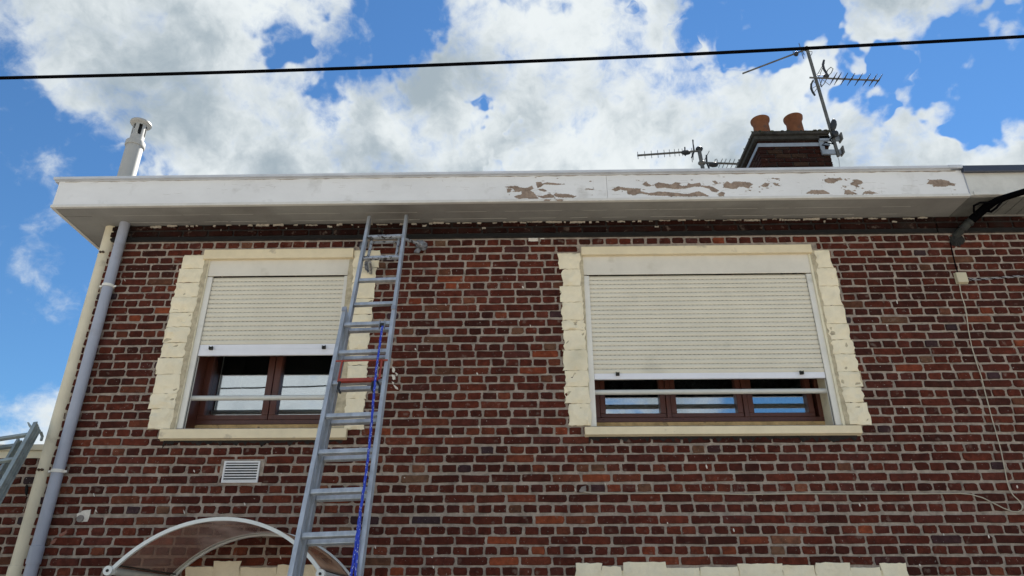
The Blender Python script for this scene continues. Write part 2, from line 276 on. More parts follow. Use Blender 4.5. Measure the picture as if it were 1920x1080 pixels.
# ---------------------------------------------------------------- mesh helpers
def V3(*a): return Vector(a)
class MB:
    def __init__(s): s.v = []; s.f = []; s.tone = None
    def add(s, vs, fs):
        k = len(s.v); s.v += [tuple(v) for v in vs]; s.f += [tuple(i+k for i in f) for f in fs]; return s
    def box(s, x0, x1, y0, y1, z0, z1):
        v = [(x, y, z) for x in (x0, x1) for y in (y0, y1) for z in (z0, z1)]
        return s.add(v, [(0,1,3,2),(4,6,7,5),(0,4,5,1),(2,3,7,6),(0,2,6,4),(1,5,7,3)])
    def obox(s, p, q, u, w, hu, hw):      # box from p to q, half sizes hu along u and hw along w
        p, q = Vector(p), Vector(q); u = Vector(u)*hu; w = Vector(w)*hw
        v = [e+a*u+b*w for e in (p, q) for a, b in ((-1,-1),(1,-1),(1,1),(-1,1))]
        return s.add(v, [(3,2,1,0),(4,5,6,7),(0,1,5,4),(1,2,6,5),(2,3,7,6),(3,0,4,7)])
    def prism(s, pts, y0, y1):            # polygon in XZ, extruded between y0 (front) and y1
        k = len(pts); v = [(x, y0, z) for x, z in pts] + [(x, y1, z) for x, z in pts]
        return s.add(v, [tuple(range(k)), tuple(range(2*k-1, k-1, -1))] + [(i, i+k, (i+1) % k+k, (i+1) % k) for i in range(k)])
    def prof(s, pts, x0, x1):             # polygon in YZ, extruded in X
        k = len(pts); v = [(x0, y, z) for y, z in pts] + [(x1, y, z) for y, z in pts]
        return s.add(v, [tuple(range(k)), tuple(range(2*k-1, k-1, -1))] + [(i, i+k, (i+1) % k+k, (i+1) % k) for i in range(k)])
    def tube(s, pts, r, n=8, cap=True):
        pts = [Vector(p) for p in pts]; rs = r if isinstance(r, (list, tuple)) else [r]*len(pts)
        vs = []; fs = []; up = None
        for i, p in enumerate(pts):
            d = (pts[min(i+1, len(pts)-1)] - pts[max(i-1, 0)]).normalized()
            if up is None: up = V3(0,0,1) if abs(d.z) < .9 else V3(0,1,0)
            a = d.cross(up).normalized(); b = a.cross(d).normalized(); up = b
            for k in range(n):
                t = 2*math.pi*k/n; vs.append(p + (a*math.cos(t)+b*math.sin(t))*rs[i])
        for i in range(len(pts)-1):
            for k in range(n): fs.append((i*n+k, i*n+(k+1) % n, (i+1)*n+(k+1) % n, (i+1)*n+k))
        if cap: fs.append(tuple(range(n-1, -1, -1))); fs.append(tuple((len(pts)-1)*n+k for k in range(n)))
        return s.add(vs, fs)
    def lathe(s, prof, c, n=24, axis=V3(0,0,1)):   # (radius, height) pairs round a vertical axis
        vs = []; fs = []; c = Vector(c)
        for r, h in prof:
            for k in range(n): t = 2*math.pi*k/n; vs.append(c+V3(r*math.cos(t), r*math.sin(t), 0)+axis*h)
        for i in range(len(prof)-1):
            for k in range(n): fs.append((i*n+k, i*n+(k+1) % n, (i+1)*n+(k+1) % n, (i+1)*n+k))
        return s.add(vs, fs)
    def mesh(s, name, m, smooth=False):
        me = bpy.data.meshes.new(name); me.from_pydata(s.v, [], s.f); me.validate(); me.update()
        if m: me.materials.append(m)
        if smooth:
            me.polygons.foreach_set('use_smooth', [True]*len(me.polygons))
            try: me.set_sharp_from_angle(angle=rad(40))
            except Exception: pass
        bm = bmesh.new(); bm.from_mesh(me); bmesh.ops.recalc_face_normals(bm, faces=bm.faces); bm.to_mesh(me); bm.free()
        return me
    def build(s, name, m, parent=None, smooth=False, bevel=0, seg=2):
        o = bpy.data.objects.new(name, s.mesh(name, m, smooth)); C.objects.link(o)
        if parent: o.parent = parent; o.matrix_parent_inverse = Matrix.Translation(-parent_loc(parent))
        if bevel:
            md = o.modifiers.new('b', 'BEVEL'); md.width = bevel; md.segments = seg; md.limit_method = 'ANGLE'; md.angle_limit = rad(35)
        return o
def parent_loc(p):
    v = Vector((0,0,0))
    while p: v = v + p.location; p = p.parent
    return v
def tag(o, label=None, cat=None, group=None, kind=None):
    if label: o['label'] = label
    if cat: o['category'] = cat
    if group: o['group'] = group
    if kind: o['kind'] = kind
    return o
def empty(name, loc, label=None, cat=None, group=None, parent=None):
    o = bpy.data.objects.new(name, None); C.objects.link(o); o.location = loc; o.empty_display_size = .1
    if parent: o.parent = parent; o.location = Vector(loc) - parent_loc(parent)
    return tag(o, label, cat, group)
def rough_poly(pts, step, amp, seed):
    """subdivide a polygon outline and make it ragged"""
    r = random.Random(seed); out = []
    for i, (x, z) in enumerate(pts):
        x2, z2 = pts[(i+1) % len(pts)]; L_ = math.hypot(x2-x, z2-z); k = max(1, int(L_/step))
        for j in range(k):
            t = j/k; out.append((x+(x2-x)*t+r.uniform(-amp, amp), z+(z2-z)*t+r.uniform(-amp, amp)))
    return out
def xz(p): return (p.x, p.z)

# ---------------------------------------------------------------- setting: ground
tag(MB().box(-400, 400, -400, 400, -0.3, 0.0).build('ground', M['ground']), kind='structure')
tag(MB().box(-60, 60, -2.2, 0.0-0.002, 0.004, 0.12).build('pavement', M['paving'], bevel=.01), kind='structure')
tag(MB().box(-60, 60, -40, -2.3, 0.004, 0.008).build('road', M['paving']), kind='structure')

Z = EYE                                   # the wall heights below are measured from eye level
WX0, WX1, SEAM = -3.72, 3.585, 3.585
SOF = Z + 3.277

# ---------------------------------------------------------------- houses
house = empty('brick_house', (0,0,0), 'two storey dark red brick house with cream framed windows and white fascia', 'house')
right_house = empty('brick_house', (4.6,0,0), 'brick house end at the right edge with dark blue capping above its fascia', 'house')
left_house = empty('brick_house', (-5.5,0,0), 'lower brick house behind the cream downpipe with a cream parapet band', 'house')

# window openings (structural holes in the wall)
W1 = dict(x0=-2.79, x1=-1.545, z0=Z+1.43, z1=Z+3.02)
W2 = dict(x0=.487, x1=2.455, z0=Z+1.43, z1=Z+3.02)
def wall_panels(mb, x0, x1, z0, z1, holes, y0=0.0, y1=.335):
    xs = x0
    for h in sorted(holes, key=lambda h: h['x0']):
        mb.box(xs, h['x0'], y0, y1, z0, z1); mb.box(h['x0'], h['x1'], y0, y1, z0, h['z0']); mb.box(h['x0'], h['x1'], y0, y1, h['z1'], z1); xs = h['x1']
    mb.box(xs, x1, y0, y1, z0, z1)
wm = MB(); wall_panels(wm, WX0, WX1, 0, SOF+.02, [W1, W2]); wm.build('wall', M['mortar'], house)
MB().box(WX0, WX0+.25, .337, 8, 0, SOF).build('side_wall', M['mortar'], house)
MB().box(WX0, WX1, 8, 8.25, 0, SOF).build('back_wall', M['mortar'], house)
MB().box(WX0-.30, WX1, -.25, 8.3, SOF+.04, SOF+.19).build('roof', M['roof'], house)
MB().box(WX1, 9.5, 0, .3, 0, SOF+.02).build('wall', M['mortar'], right_house)
MB().box(WX1-.1, WX1+.1, .337, 8, 0, SOF).build('party_wall', M['mortar'], house)
MB().box(WX1+.002, 9.5, -.2, 8.3, SOF+.04, SOF+.19).build('roof', M['roof'], right_house)
NZ = Z + 1.325
MB().box(-12, WX0-.004, .10, .35, 0, NZ-.10).build('wall', M['mortar'], left_house)
MB().box(-12, WX0-.006, .07, .38, NZ-.045, NZ+.004).build('coping', M['pipe_cream'], left_house, bevel=.006)
MB().box(-12, WX0-.006, .09, .36, NZ-.102, NZ-.047).build('parapet_band', M['plaster_smooth'], left_house)
MB().box(-12, WX0-.006, .352, 8, NZ-.35, NZ-.25).build('roof', M['roof'], left_house)

# ---------------------------------------------------------------- bricks
ROWZ = [3.074,3.003,2.929,2.859,2.79,2.721,2.653,2.584,2.516,2.447,2.38,2.306,2.235,2.164,2.092,2.029,1.958,1.89,1.819,1.753,1.677,1.607,1.536,1.468,1.395,1.322,1.248,1.18,1.108,1.032,.957,.883,.809,.729,.655,.585,.516,.444,.375]
def brick_shape(hx, hz, r, jit=.0034, proud=.009):
    """a pressed brick face with uneven rounded corners; centred on its own middle, face towards -Y"""
    pts = []
    for sx, sz in ((1,-1),(1,1),(-1,1),(-1,-1)):
        cx = min(hx*.6, abs(r.gauss(.007, .006))+.002); cz = min(hz*.75, abs(r.gauss(.006, .005))+.002)
        a = (sx*hx, sz*(hz-cz)); b = (sx*(hx-cx), sz*hz); mid = (sx*(hx-cx*.30), sz*(hz-cz*.30))
        pts += [a, mid, b] if sx*sz > 0 else [b, mid, a]
    out = []
    for i, p in enumerate(pts):
        out.append(p); q = pts[(i+1) % 12]
        if i % 3 == 2: out.append(((p[0]+q[0])/2, (p[1]+q[1])/2))
    # order: walk anticlockwise
    out.sort(key=lambda p: math.atan2(p[1]/hz, p[0]/hx))
    out = [(x+r.uniform(-jit, jit), z+r.uniform(-jit, jit)*.7) for x, z in out]
    n = len(out); tilt = r.uniform(-.002, .002); tx = r.uniform(-.0025, .0025)
    def py(x, z): return -(proud + tilt*z/hz + tx*x/hx + r.uniform(-.0008, .0008))
    b0 = [(x, .004, z) for x, z in out]
    b1 = [(x*(1-.0012/hx), py(x, z)*.45, z*(1-.0012/hz)) for x, z in out]
    b2 = [(x*(1-.0045/hx), py(x, z), z*(1-.0045/hz)) for x, z in out]
    vs = b0+b1+b2; fs = []
    for k in (0, 1):
        for i in range(n): fs.append((k*n+i, k*n+(i+1) % n, (k+1)*n+(i+1) % n, (k+1)*n+i))
    fs.append(tuple(2*n+i for i in range(n)))
    return vs, fs
BH = .0280
VAR = {}
for kind, hx, cnt in (('s', .1075, 18), ('h', .050, 18)):
    VAR[kind] = []
    for i in range(cnt):
        vs, fs = brick_shape(hx, BH, random.Random(100+i+(50 if kind == 's' else 0)))
        mb = MB().add(vs, fs); VAR[kind].append((hx, mb, None))
def tone_at(x, z, r):
    t = r.random(); warm = max(0, 1-abs(x+.2)/2.2)*max(0, min(1, (1.6-(z-Z))/1.2))
    if r.random() < .02+.10*warm: return r.uniform(.82, .925)
    if r.random() < .022: return r.uniform(.945, .98)
    if r.random() < .03: return r.uniform(.72, .79)
    dark = max(0, min(1, (x-.3)/3))*.5 + max(0, (z-Z-1.6)/6)
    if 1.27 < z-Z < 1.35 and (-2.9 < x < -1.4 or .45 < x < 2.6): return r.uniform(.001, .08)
    return max(.001, t*.70 - dark*.22)
holes = [(-2.87,-1.45,Z+1.42,Z+3.02),(.445,2.52,Z+1.42,Z+3.02)]
# the cream lintels low on the wall
LOW = [(at(1085,1065).x, at(1692,1065).x, -9, at(1300,1066).z+.004), (at(385,1065).x, at(600,1065).x, -9, at(450,1064).z+.0)]
bricks = []      # x0, x1, z, house, kind
rr = random.Random(5)
def add_row(z, stretcher, owner, xa, xb, phase, full_edge=False):
    pitch = .23 if stretcher else .115
    x = xa - (phase if phase else 0)
    if phase: x = xa - phase
    while x < xb:
        l_ = pitch + rr.gauss(0, .0025 if stretcher else .0035)
        j = .0150 + rr.uniform(-.003, .005)
        a, b = max(x, xa), min(x+l_-j, xb)
        segs = [(a, b)]
        if owner is house:
            for hx0, hx1, hz0, hz1 in holes+LOW:
                if hz0 < z < hz1:
                    ns = []
                    for (p, q) in segs:
                        if q < hx0 or p > hx1: ns.append((p, q)); continue
                        if p < hx0: ns.append((p, hx0))
                        if q > hx1: ns.append((hx1, q))
                    segs = ns
        for p, q in segs:
            if q-p > .025: bricks.append((p, q, z+rr.gauss(0, .0012), right_house if owner is house and (p+q)/2 > SEAM else owner, 's' if stretcher else 'h'))
        x += l_
rows = list(enumerate(ROWZ)) + [(39+i, .375-.0712*(i+1)) for i in range(10)]
for i, z in rows:
    st = i % 2 == 1; ph = rr.choice([0, .115])+rr.uniform(0, .03) if st else rr.uniform(.0, .11)
    add_row(Z+z, st, house, WX0-.008, 8.0, ph)
    if Z+z < NZ-.10 - .03: add_row(Z+z+.018, not st, left_house, -5.6, WX0-.02, rr.uniform(0, .2 if not st else .1))
def px_of(x, z, y=0.0):
    d = Vector((x, y, z))-CAM; k = d.dot(FWD); return 960+F*d.dot(RGT)/k, 540-F*d.dot(UPV)/k
singles = []; rest = []
for o_ in (house, right_house, left_house):
    own = [b for b in bricks if b[3] is o_]; sc_l = []
    for b in own:
        x0, y0 = px_of(b[0], b[2]-BH); x1, y1 = px_of(b[1], b[2]+BH)
        inside = x1 > -5 and x0 < 1925 and y0 < 1085 and y0 > 0
        sc_l.append(((x1-x0)*(y0-y1) if inside else 0, b))
    sc_l.sort(key=lambda t: -t[0])
    top = [b for a, b in sc_l[:300] if a > 0]; singles += top; rest += [b for a, b in sc_l if b not in top[:0]][len(top):]
def brick_y(o_): return .10 if o_ is left_house else 0.0
cache = {}
for (a, b, z, o_, kind) in singles:
    i = rr.randrange(18); hx, mb, _ = VAR[kind][i]; key = (kind, i)
    if key not in cache: cache[key] = mb.mesh('brick', M['brick'])
    o = bpy.data.objects.new('brick', cache[key]); C.objects.link(o); o.parent = o_
    o.location = Vector(((a+b)/2, brick_y(o_)+rr.uniform(-.002, .002), z)) - o_.location
    o.scale = ((b-a)/2/hx, 1, 1); o.rotation_euler = (0, rr.gauss(0, .006), 0)
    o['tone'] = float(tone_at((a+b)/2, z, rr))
for o_ in (house, right_house, left_house):
    mb = MB(); tones = []
    for (a, b, z, oo, kind) in rest:
        if oo is not o_: continue
        r = random.Random(int((a*1000+z*7919)*10)); vs, fs = brick_shape((b-a)/2, BH, r)
        c = ((a+b)/2, brick_y(o_)+r.uniform(-.002, .002), z); mb.add([(v[0]+c[0], v[1]+c[1], v[2]+c[2]) for v in vs], fs)
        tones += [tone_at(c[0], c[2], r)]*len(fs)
    if not mb.f: continue
    me = bpy.data.meshes.new('brickwork'); me.from_pydata(mb.v, [], mb.f); me.update(); me.materials.append(M['brick'])
    at_ = me.attributes.new('tone', 'FLOAT', 'FACE'); at_.data.foreach_set('value', tones)
    o = bpy.data.objects.new('brickwork', me); C.objects.link(o); o.parent = o_; o.location = -o_.location; tag(o, kind='stuff')

# sooty projecting course under the eaves, black strip painted for the shadow gap and paint flakes
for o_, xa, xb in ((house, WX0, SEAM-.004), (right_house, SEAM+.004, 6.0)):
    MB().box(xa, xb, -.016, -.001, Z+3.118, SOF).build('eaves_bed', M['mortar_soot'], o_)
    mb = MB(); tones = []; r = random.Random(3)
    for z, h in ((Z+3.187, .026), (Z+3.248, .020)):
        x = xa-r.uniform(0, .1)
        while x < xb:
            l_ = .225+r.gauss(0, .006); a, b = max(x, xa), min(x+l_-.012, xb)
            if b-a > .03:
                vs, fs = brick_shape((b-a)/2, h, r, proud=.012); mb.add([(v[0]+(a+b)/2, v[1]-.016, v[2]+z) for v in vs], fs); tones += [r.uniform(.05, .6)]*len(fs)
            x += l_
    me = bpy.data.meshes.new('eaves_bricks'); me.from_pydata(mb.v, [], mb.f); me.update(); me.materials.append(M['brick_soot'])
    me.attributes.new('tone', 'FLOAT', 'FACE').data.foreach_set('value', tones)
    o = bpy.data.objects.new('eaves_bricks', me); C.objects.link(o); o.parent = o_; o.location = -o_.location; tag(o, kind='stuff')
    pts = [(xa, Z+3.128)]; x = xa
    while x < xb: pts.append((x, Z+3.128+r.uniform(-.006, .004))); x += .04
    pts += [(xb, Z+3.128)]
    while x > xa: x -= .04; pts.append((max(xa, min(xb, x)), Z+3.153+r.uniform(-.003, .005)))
    MB().prism(pts, -.022, -.002).build('gap_shade_strip', M['gap_and_mark_black'], o_)  # black strip stands in for the shade of the gap below the projecting courses
mb = MB(); r = random.Random(11); x = WX0+.35
while x < 3.45:
    w = r.choice([.02, .03, .05, .08, .13])*r.uniform(.7, 1.3); h = r.uniform(.006, .02); zc = SOF-.012-r.uniform(0, .012)
    if r.random() < .18: zc -= r.uniform(.02, .06); w *= .4
    mb.prism(rough_poly([(x, zc-h/2), (x+w, zc-h/2), (x+w, zc+h/2), (x, zc+h/2)], .012, .004, r.random()), -.036, -.0285)
    x += w+abs(r.gauss(.035, .03))
tag(mb.build('paint_flakes', M['chip'], house), kind='stuff')

# ---------------------------------------------------------------- fascia and soffit
FY = -.345; FX0 = -4.085
fx_c = at(1138, 350, FY).x
fascia_seam = at(1812, 345, FY).x
f1 = MB().box(FX0, fx_c-.0012, FY, FY+.03, SOF+.008, SOF+.262).build('fascia_board', M['fascia'], house)
MB().box(fx_c+.0012, fascia_seam-.003, FY, FY+.03, SOF+.008, SOF+.262).build('fascia_board', M['fascia'], house)
MB().box(FX0, FX0+.03, FY+.031, 8.3, SOF+.008, SOF+.262).build('fascia_board', M['fascia'], house)
MB().box(FX0-.006, fascia_seam-.003, FY-.012, FY+.02, SOF-.004, SOF+.022).build('fascia_trim', M['trim'], house, bevel=.003)
MB().box(FX0-.008, FX0+.02, FY+.021, 8.3, SOF-.004, SOF+.022).build('fascia_trim', M['trim'], house)
cap = MB().prof([(FY-.032, SOF+.270),(FY-.034, SOF+.292),(FY-.02, SOF+.300),(FY+.12, SOF+.305),(FY+.12, SOF+.262),(FY-.002, SOF+.262),(FY-.004, SOF+.270)], FX0-.04, at(1784, 324, FY).x)
cap.build('flashing', M['zinc'], house)
MB().prof([(FY-.036, SOF+.268),(FY-.038, SOF+.294),(FY-.02, SOF+.304),(FY+.12, SOF+.309),(FY+.12, SOF+.306),(FY-.033, SOF+.266)], at(1778, 324, FY).x, at(1803, 324, FY).x).build('flashing_joint', M['zinc'], house)
MB().box(FX0-.04, FX0+.12, FY+.121, 8.3, SOF+.262, SOF+.30).build('flashing', M['zinc'], house)
# soffit boards along the eaves
sy_ = [FY+.021, at(1000, 395.5, 0).y]
def zplane(px, py, z):
    d = ray(px, py); return CAM+d*((z-CAM.z)/d.z)
b1 = zplane(1000, 395.5, SOF).y; b2 = zplane(1000, 409, SOF).y
edges = [FY+.021, b1, b2, -.001]
for k in range(3):
    MB().box(WX0-.34 if k == 0 else WX0-.10, fascia_seam-.004, edges[k]+.0015, edges[k+1]-.0015, SOF+.001*k, SOF+.02).build('soffit_board', M['soffit'], house)
for yb in (b1, b2):
    r = random.Random(int(yb*1000)); x = WX0+.1
    mb = MB()
    while x < 3.3:
        w = r.uniform(.15, .7); mb.box(x, x+w, yb-.0016, yb+.0016, SOF-.0016, SOF+.004); x += w+r.uniform(.0, .25)
    tag(mb.build('caulk_line', M['seam'], house), kind='stuff')
MB().box(FX0+.021, WX0-.101, FY+.30, 8.3, SOF+.0005, SOF+.02).build('soffit_board', M['soffit'], house)
MB().box(WX0-.34, WX0-.101, FY+.16, FY+.2995, SOF+.0012, SOF+.02).build('soffit_board', M['soffit'], house)
MB().box(FX0+.021, WX0-.3405, FY+.021, FY+.2995, SOF+.0008, SOF+.02).build('soffit_board', M['soffit'], house)
MB().box(WX0-.0995, WX0-.002, -.0, 8.0, SOF+.0015, SOF+.02).build('soffit_board', M['soffit'], house)
# peeled paint on the fascia: outlines of the bare patches
def zo(reg, pts): # enlarged-crop coordinates to photograph pixels
    x0, y0, k = reg; return [(x0+a/k, y0+b/k) for a, b in pts]
A_ = (930, 310, 6); B_ = (1240, 310, 6); C_ = (1540, 310, 6)
patches = [zo(A_, p) for p in [
 [(95,240),(240,232),(270,252),(345,255),(400,230),(418,262),(380,285),(420,300),(455,345),(480,372),(380,384),(350,365),(260,378),(205,352),(235,338),(285,330),(290,295),(215,296),(190,262),(130,250)],
 [(120,262),(165,262),(168,292),(130,306)],
 [(455,340),(520,345),(600,318),(650,340),(655,362),(520,368)],
 [(450,190),(505,186),(520,205),(585,192),(640,200),(775,210),(690,220),(540,212),(505,240),(465,255)],
 [(470,270),(520,262),(572,285),(540,298)],
 [(655,325),(700,318),(850,330),(895,350),(880,364),(740,362),(665,350)],
 [(535,402),(560,382),(620,384),(600,400)],[(662,382),(760,382),(748,402),(700,407)],[(890,382),(930,370),(1035,380),(1030,396),(930,394)],
 [(1005,260),(1040,258),(1105,272),(1070,276)],
 [(1300,272),(1370,238),(1480,255),(1625,262),(1625,290),(1690,305),(1740,318),(1690,330),(1620,310),(1560,335),(1480,322),(1470,285),(1400,272),(1350,292)],
 [(1645,215),(1690,180),(1715,208),(1755,230),(1700,235)],
]] + [zo(B_, p) for p in [
 [(-80,215),(-30,192),(60,205),(110,218),(160,190),(230,200),(200,215),(235,232),(290,230),(300,202),(350,212),(430,195),(445,225),(520,232),(575,240),(650,285),(620,302),(560,290),(540,262),(450,240),(370,238),(290,255),(160,268),(40,250),(-50,258)],
 [(-120,310),(-30,296),(80,300),(240,320),(310,320),(420,290),(480,315),(540,348),(430,346),(330,352),(100,345),(-60,340),(-150,335)],
 [(575,180),(605,172),(645,205),(610,210)],
 [(640,310),(680,298),(712,310),(700,348),(650,350)],
 [(700,215),(740,182),(790,205),(820,182),(915,186),(990,192),(1030,212),(1000,232),(985,262),(930,240),(870,240),(850,262),(780,262),(700,250)],
 [(1120,230),(1165,198),(1222,205),(1195,240),(1150,244)],[(1265,150),(1300,142),(1335,155),(1300,160)],[(1255,200),(1290,198),(1340,232),(1290,230)],
 [(1625,318),(1690,278),(1830,280),(1900,318),(1740,322)],[(970,278),(1015,276),(1000,285)],
]] + [zo(C_, p) for p in [
 [(35,160),(80,142),(160,150),(215,138),(235,165),(180,172),(140,200),(75,200),(40,180)],
 [(325,200),(370,180),(345,165),(400,158),(450,172),(470,195),(430,215),(395,222),(430,240),(395,245),(370,225),(335,222)],
 [(255,158),(275,150),(292,170)],[(245,240),(290,236),(280,248)],
 [(262,325),(265,280),(300,275),(410,322),(330,328)],[(465,320),(490,292),(540,290),(640,312),(560,322)],
 [(1185,208),(1225,165),(1290,162),(1350,160),(1440,178),(1450,198),(1510,205),(1500,232),(1440,226),(1400,236),(1270,240),(1255,215)],
]]
for i, p in enumerate(patches):
    w = [at(a, b, FY-.001) for a, b in p]; low = min(q.z for q in w)
    ydepth = FY-.0145 if max(q.z for q in w) < SOF+.024 else FY-.0015
    w = [at(a, b, ydepth) for a, b in p]
    pts = rough_poly([(q.x, max(q.z, SOF+.0225) if ydepth > FY-.01 else q.z) for q in w], .006, .0030, i)
    MB().prism(pts, ydepth-.0006, ydepth+.0012).build('bare_patch', M['bare'], house)
    cxm = sum(q[0] for q in pts)/len(pts); czm = sum(q[1] for q in pts)/len(pts); rq = random.Random(i+99)
    rim = []
    for q in pts:
        dx, dz = q[0]-cxm, q[1]-czm; L_ = math.hypot(dx, dz)+1e-6; k_ = rq.uniform(-.002, .0065); rim.append((q[0]+dx/L_*k_, max(q[1]+dz/L_*k_, SOF+.0225) if ydepth > FY-.01 else q[1]+dz/L_*k_))
    MB().prism(rim, ydepth+.0001, ydepth+.0012).build('primer_edge', M['primer'], house)
# satellite flakes, hairline cracks and the dirt line under the flashing
r = random.Random(77); ck = MB(); fl_ = MB()
for p in patches:
    for k in range(3):
        a, b = r.choice(p); q = at(a+r.gauss(0, 9), b+r.gauss(0, 5), FY)
        if not SOF+.03 < q.z < SOF+.25: continue
        w_, h_ = r.uniform(.004, .016), r.uniform(.002, .006)
        fl_.prism(rough_poly([(q.x-w_, q.z), (q.x, q.z-h_), (q.x+w_, q.z), (q.x, q.z+h_)], .006, .0015, r.random()), FY-.0018, FY-.0002)
for k in range(130):
    a = r.uniform(940, 1790) if k < 90 else r.uniform(110, 940); b = r.uniform(334, 366)
    q = at(a, b, FY); x = q.x; z = max(SOF+.03, min(SOF+.25, q.z)); pts = []
    vert = r.random() < .25
    for j in range(r.randint(3, 7)): pts.append((x, z)); x += r.gauss(0, .003) if vert else r.uniform(.006, .022); z += r.uniform(.003, .012) if vert else r.gauss(0, .0018)
    pts = [(u_, min(SOF+.255, max(SOF+.026, v_))) for u_, v_ in pts]
    lo = [(u_+.0007, v_-.0007) for u_, v_ in pts]; ck.prism(pts+lo[::-1], FY-.0012, FY-.0002)
tag(fl_.build('bare_flake', M['bare'], house), kind='stuff'); tag(ck.build('paint_crack', M['primer'], house), kind='stuff')
pts = [(FX0+.05, SOF+.262)]; x = FX0+.05
while x < fascia_seam-.05: pts.append((x, SOF+.262-abs(r.gauss(.004+.006*max(0, (x+.5)/4), .003)))); x += .05
pts.append((fascia_seam-.05, SOF+.262)); MB().prism(pts, FY-.0009, FY-.0001).build('dirt_line', M['dirt'], house)
# right-hand house: fascia, blue-black capping, cross-boarded soffit
MB().box(fascia_seam+.003, 6, FY+.004, FY+.03, SOF+.012, SOF+.235).build('fascia_board', M['fascia_right'], right_house)
MB().box(at(1820, 345, FY).x, 6, FY-.006, FY+.003, SOF+.012, SOF+.05).build('fascia_trim', M['fascia_right'], right_house, bevel=.003)
MB().prof([(FY-.03, SOF+.225),(FY-.036, SOF+.232),(FY-.036, SOF+.287),(FY-.02, SOF+.298),(FY+.12, SOF+.30),(FY+.12, SOF+.236),(FY+.0, SOF+.236)], at(1803, 324, FY).x, 6).build('capping', M['navy'], right_house)
x = fascia_seam+.004
MB().box(x, x+.16, FY+.031, -.001, SOF+.004, SOF+.02).build('soffit_board', M['soffit_dark'], right_house)
x += .163
while x < 5.2:
    MB().box(x, x+.093, FY+.031, -.03, SOF+.006, SOF+.02).build('soffit_board', M['soffit_dark'], right_house); x += .101
MB().box(fascia_seam+.17, 5.3, -.029, -.001, SOF-.004, SOF+.012).build('soffit_trim', M['soffit'], right_house)
MB().box(fascia_seam-.0025, fascia_seam+.0025, FY-.006, FY+.02, SOF-.002, SOF+.262).build('sealant_joint', M['pvc'], house)

# ---------------------------------------------------------------- windows
def plaster_block(xo, xi, z0, z1, seed, horiz=False):
    """rusticated block: rough bulging face, edges dropping to the brick face; thickness 24 mm"""
    r = random.Random(seed); nx, nz = 7, 5; vs = []; fs = []
    off = Vector((r.random()*50, r.random()*50, 0))
    for j in range(nz+1):
        for i in range(nx+1):
            u, v = i/nx, j/nz; x = xo+(xi-xo)*u; z = z0+(z1-z0)*v
            e = i in (0, nx) or j in (0, nz)
            jx = (r.uniform(-.010, .008)); jz = r.uniform(-.004, .004)
            y = -.020-.026*noise.noise(Vector((x*11, z*14, 0))+off)-.014*noise.noise(Vector((x*34, z*34, 3))+off)-.006*math.sin(math.pi*u)*math.sin(math.pi*v)-r.uniform(0, .003)
            if e: y = (-.0125 if i in (0, nx) else -.0165)-r.uniform(0, .002)
            vs.append((x+(jx if i in (0, nx) or not e else 0), y, z+(jz if not e else (r.uniform(-.0035, .0035)))))
    for j in range(nz):
        for i in range(nx): a = j*(nx+1)+i; fs.append((a, a+1, a+nx+2, a+nx+1))
    # skirt back to the wall
    ring = [i for i in range(nx+1)] + [j*(nx+1)+nx for j in range(1, nz+1)] + [nz*(nx+1)+i for i in range(nx-1, -1, -1)] + [j*(nx+1) for j in range(nz-1, 0, -1)]
    k = len(vs)
    for q in ring: vs.append((vs[q][0], .002, vs[q][2]))
    n = len(ring)
    for i in range(n): fs.append((ring[i], k+i, k+(i+1) % n, ring[(i+1) % n]))
    return MB().add(vs, fs)

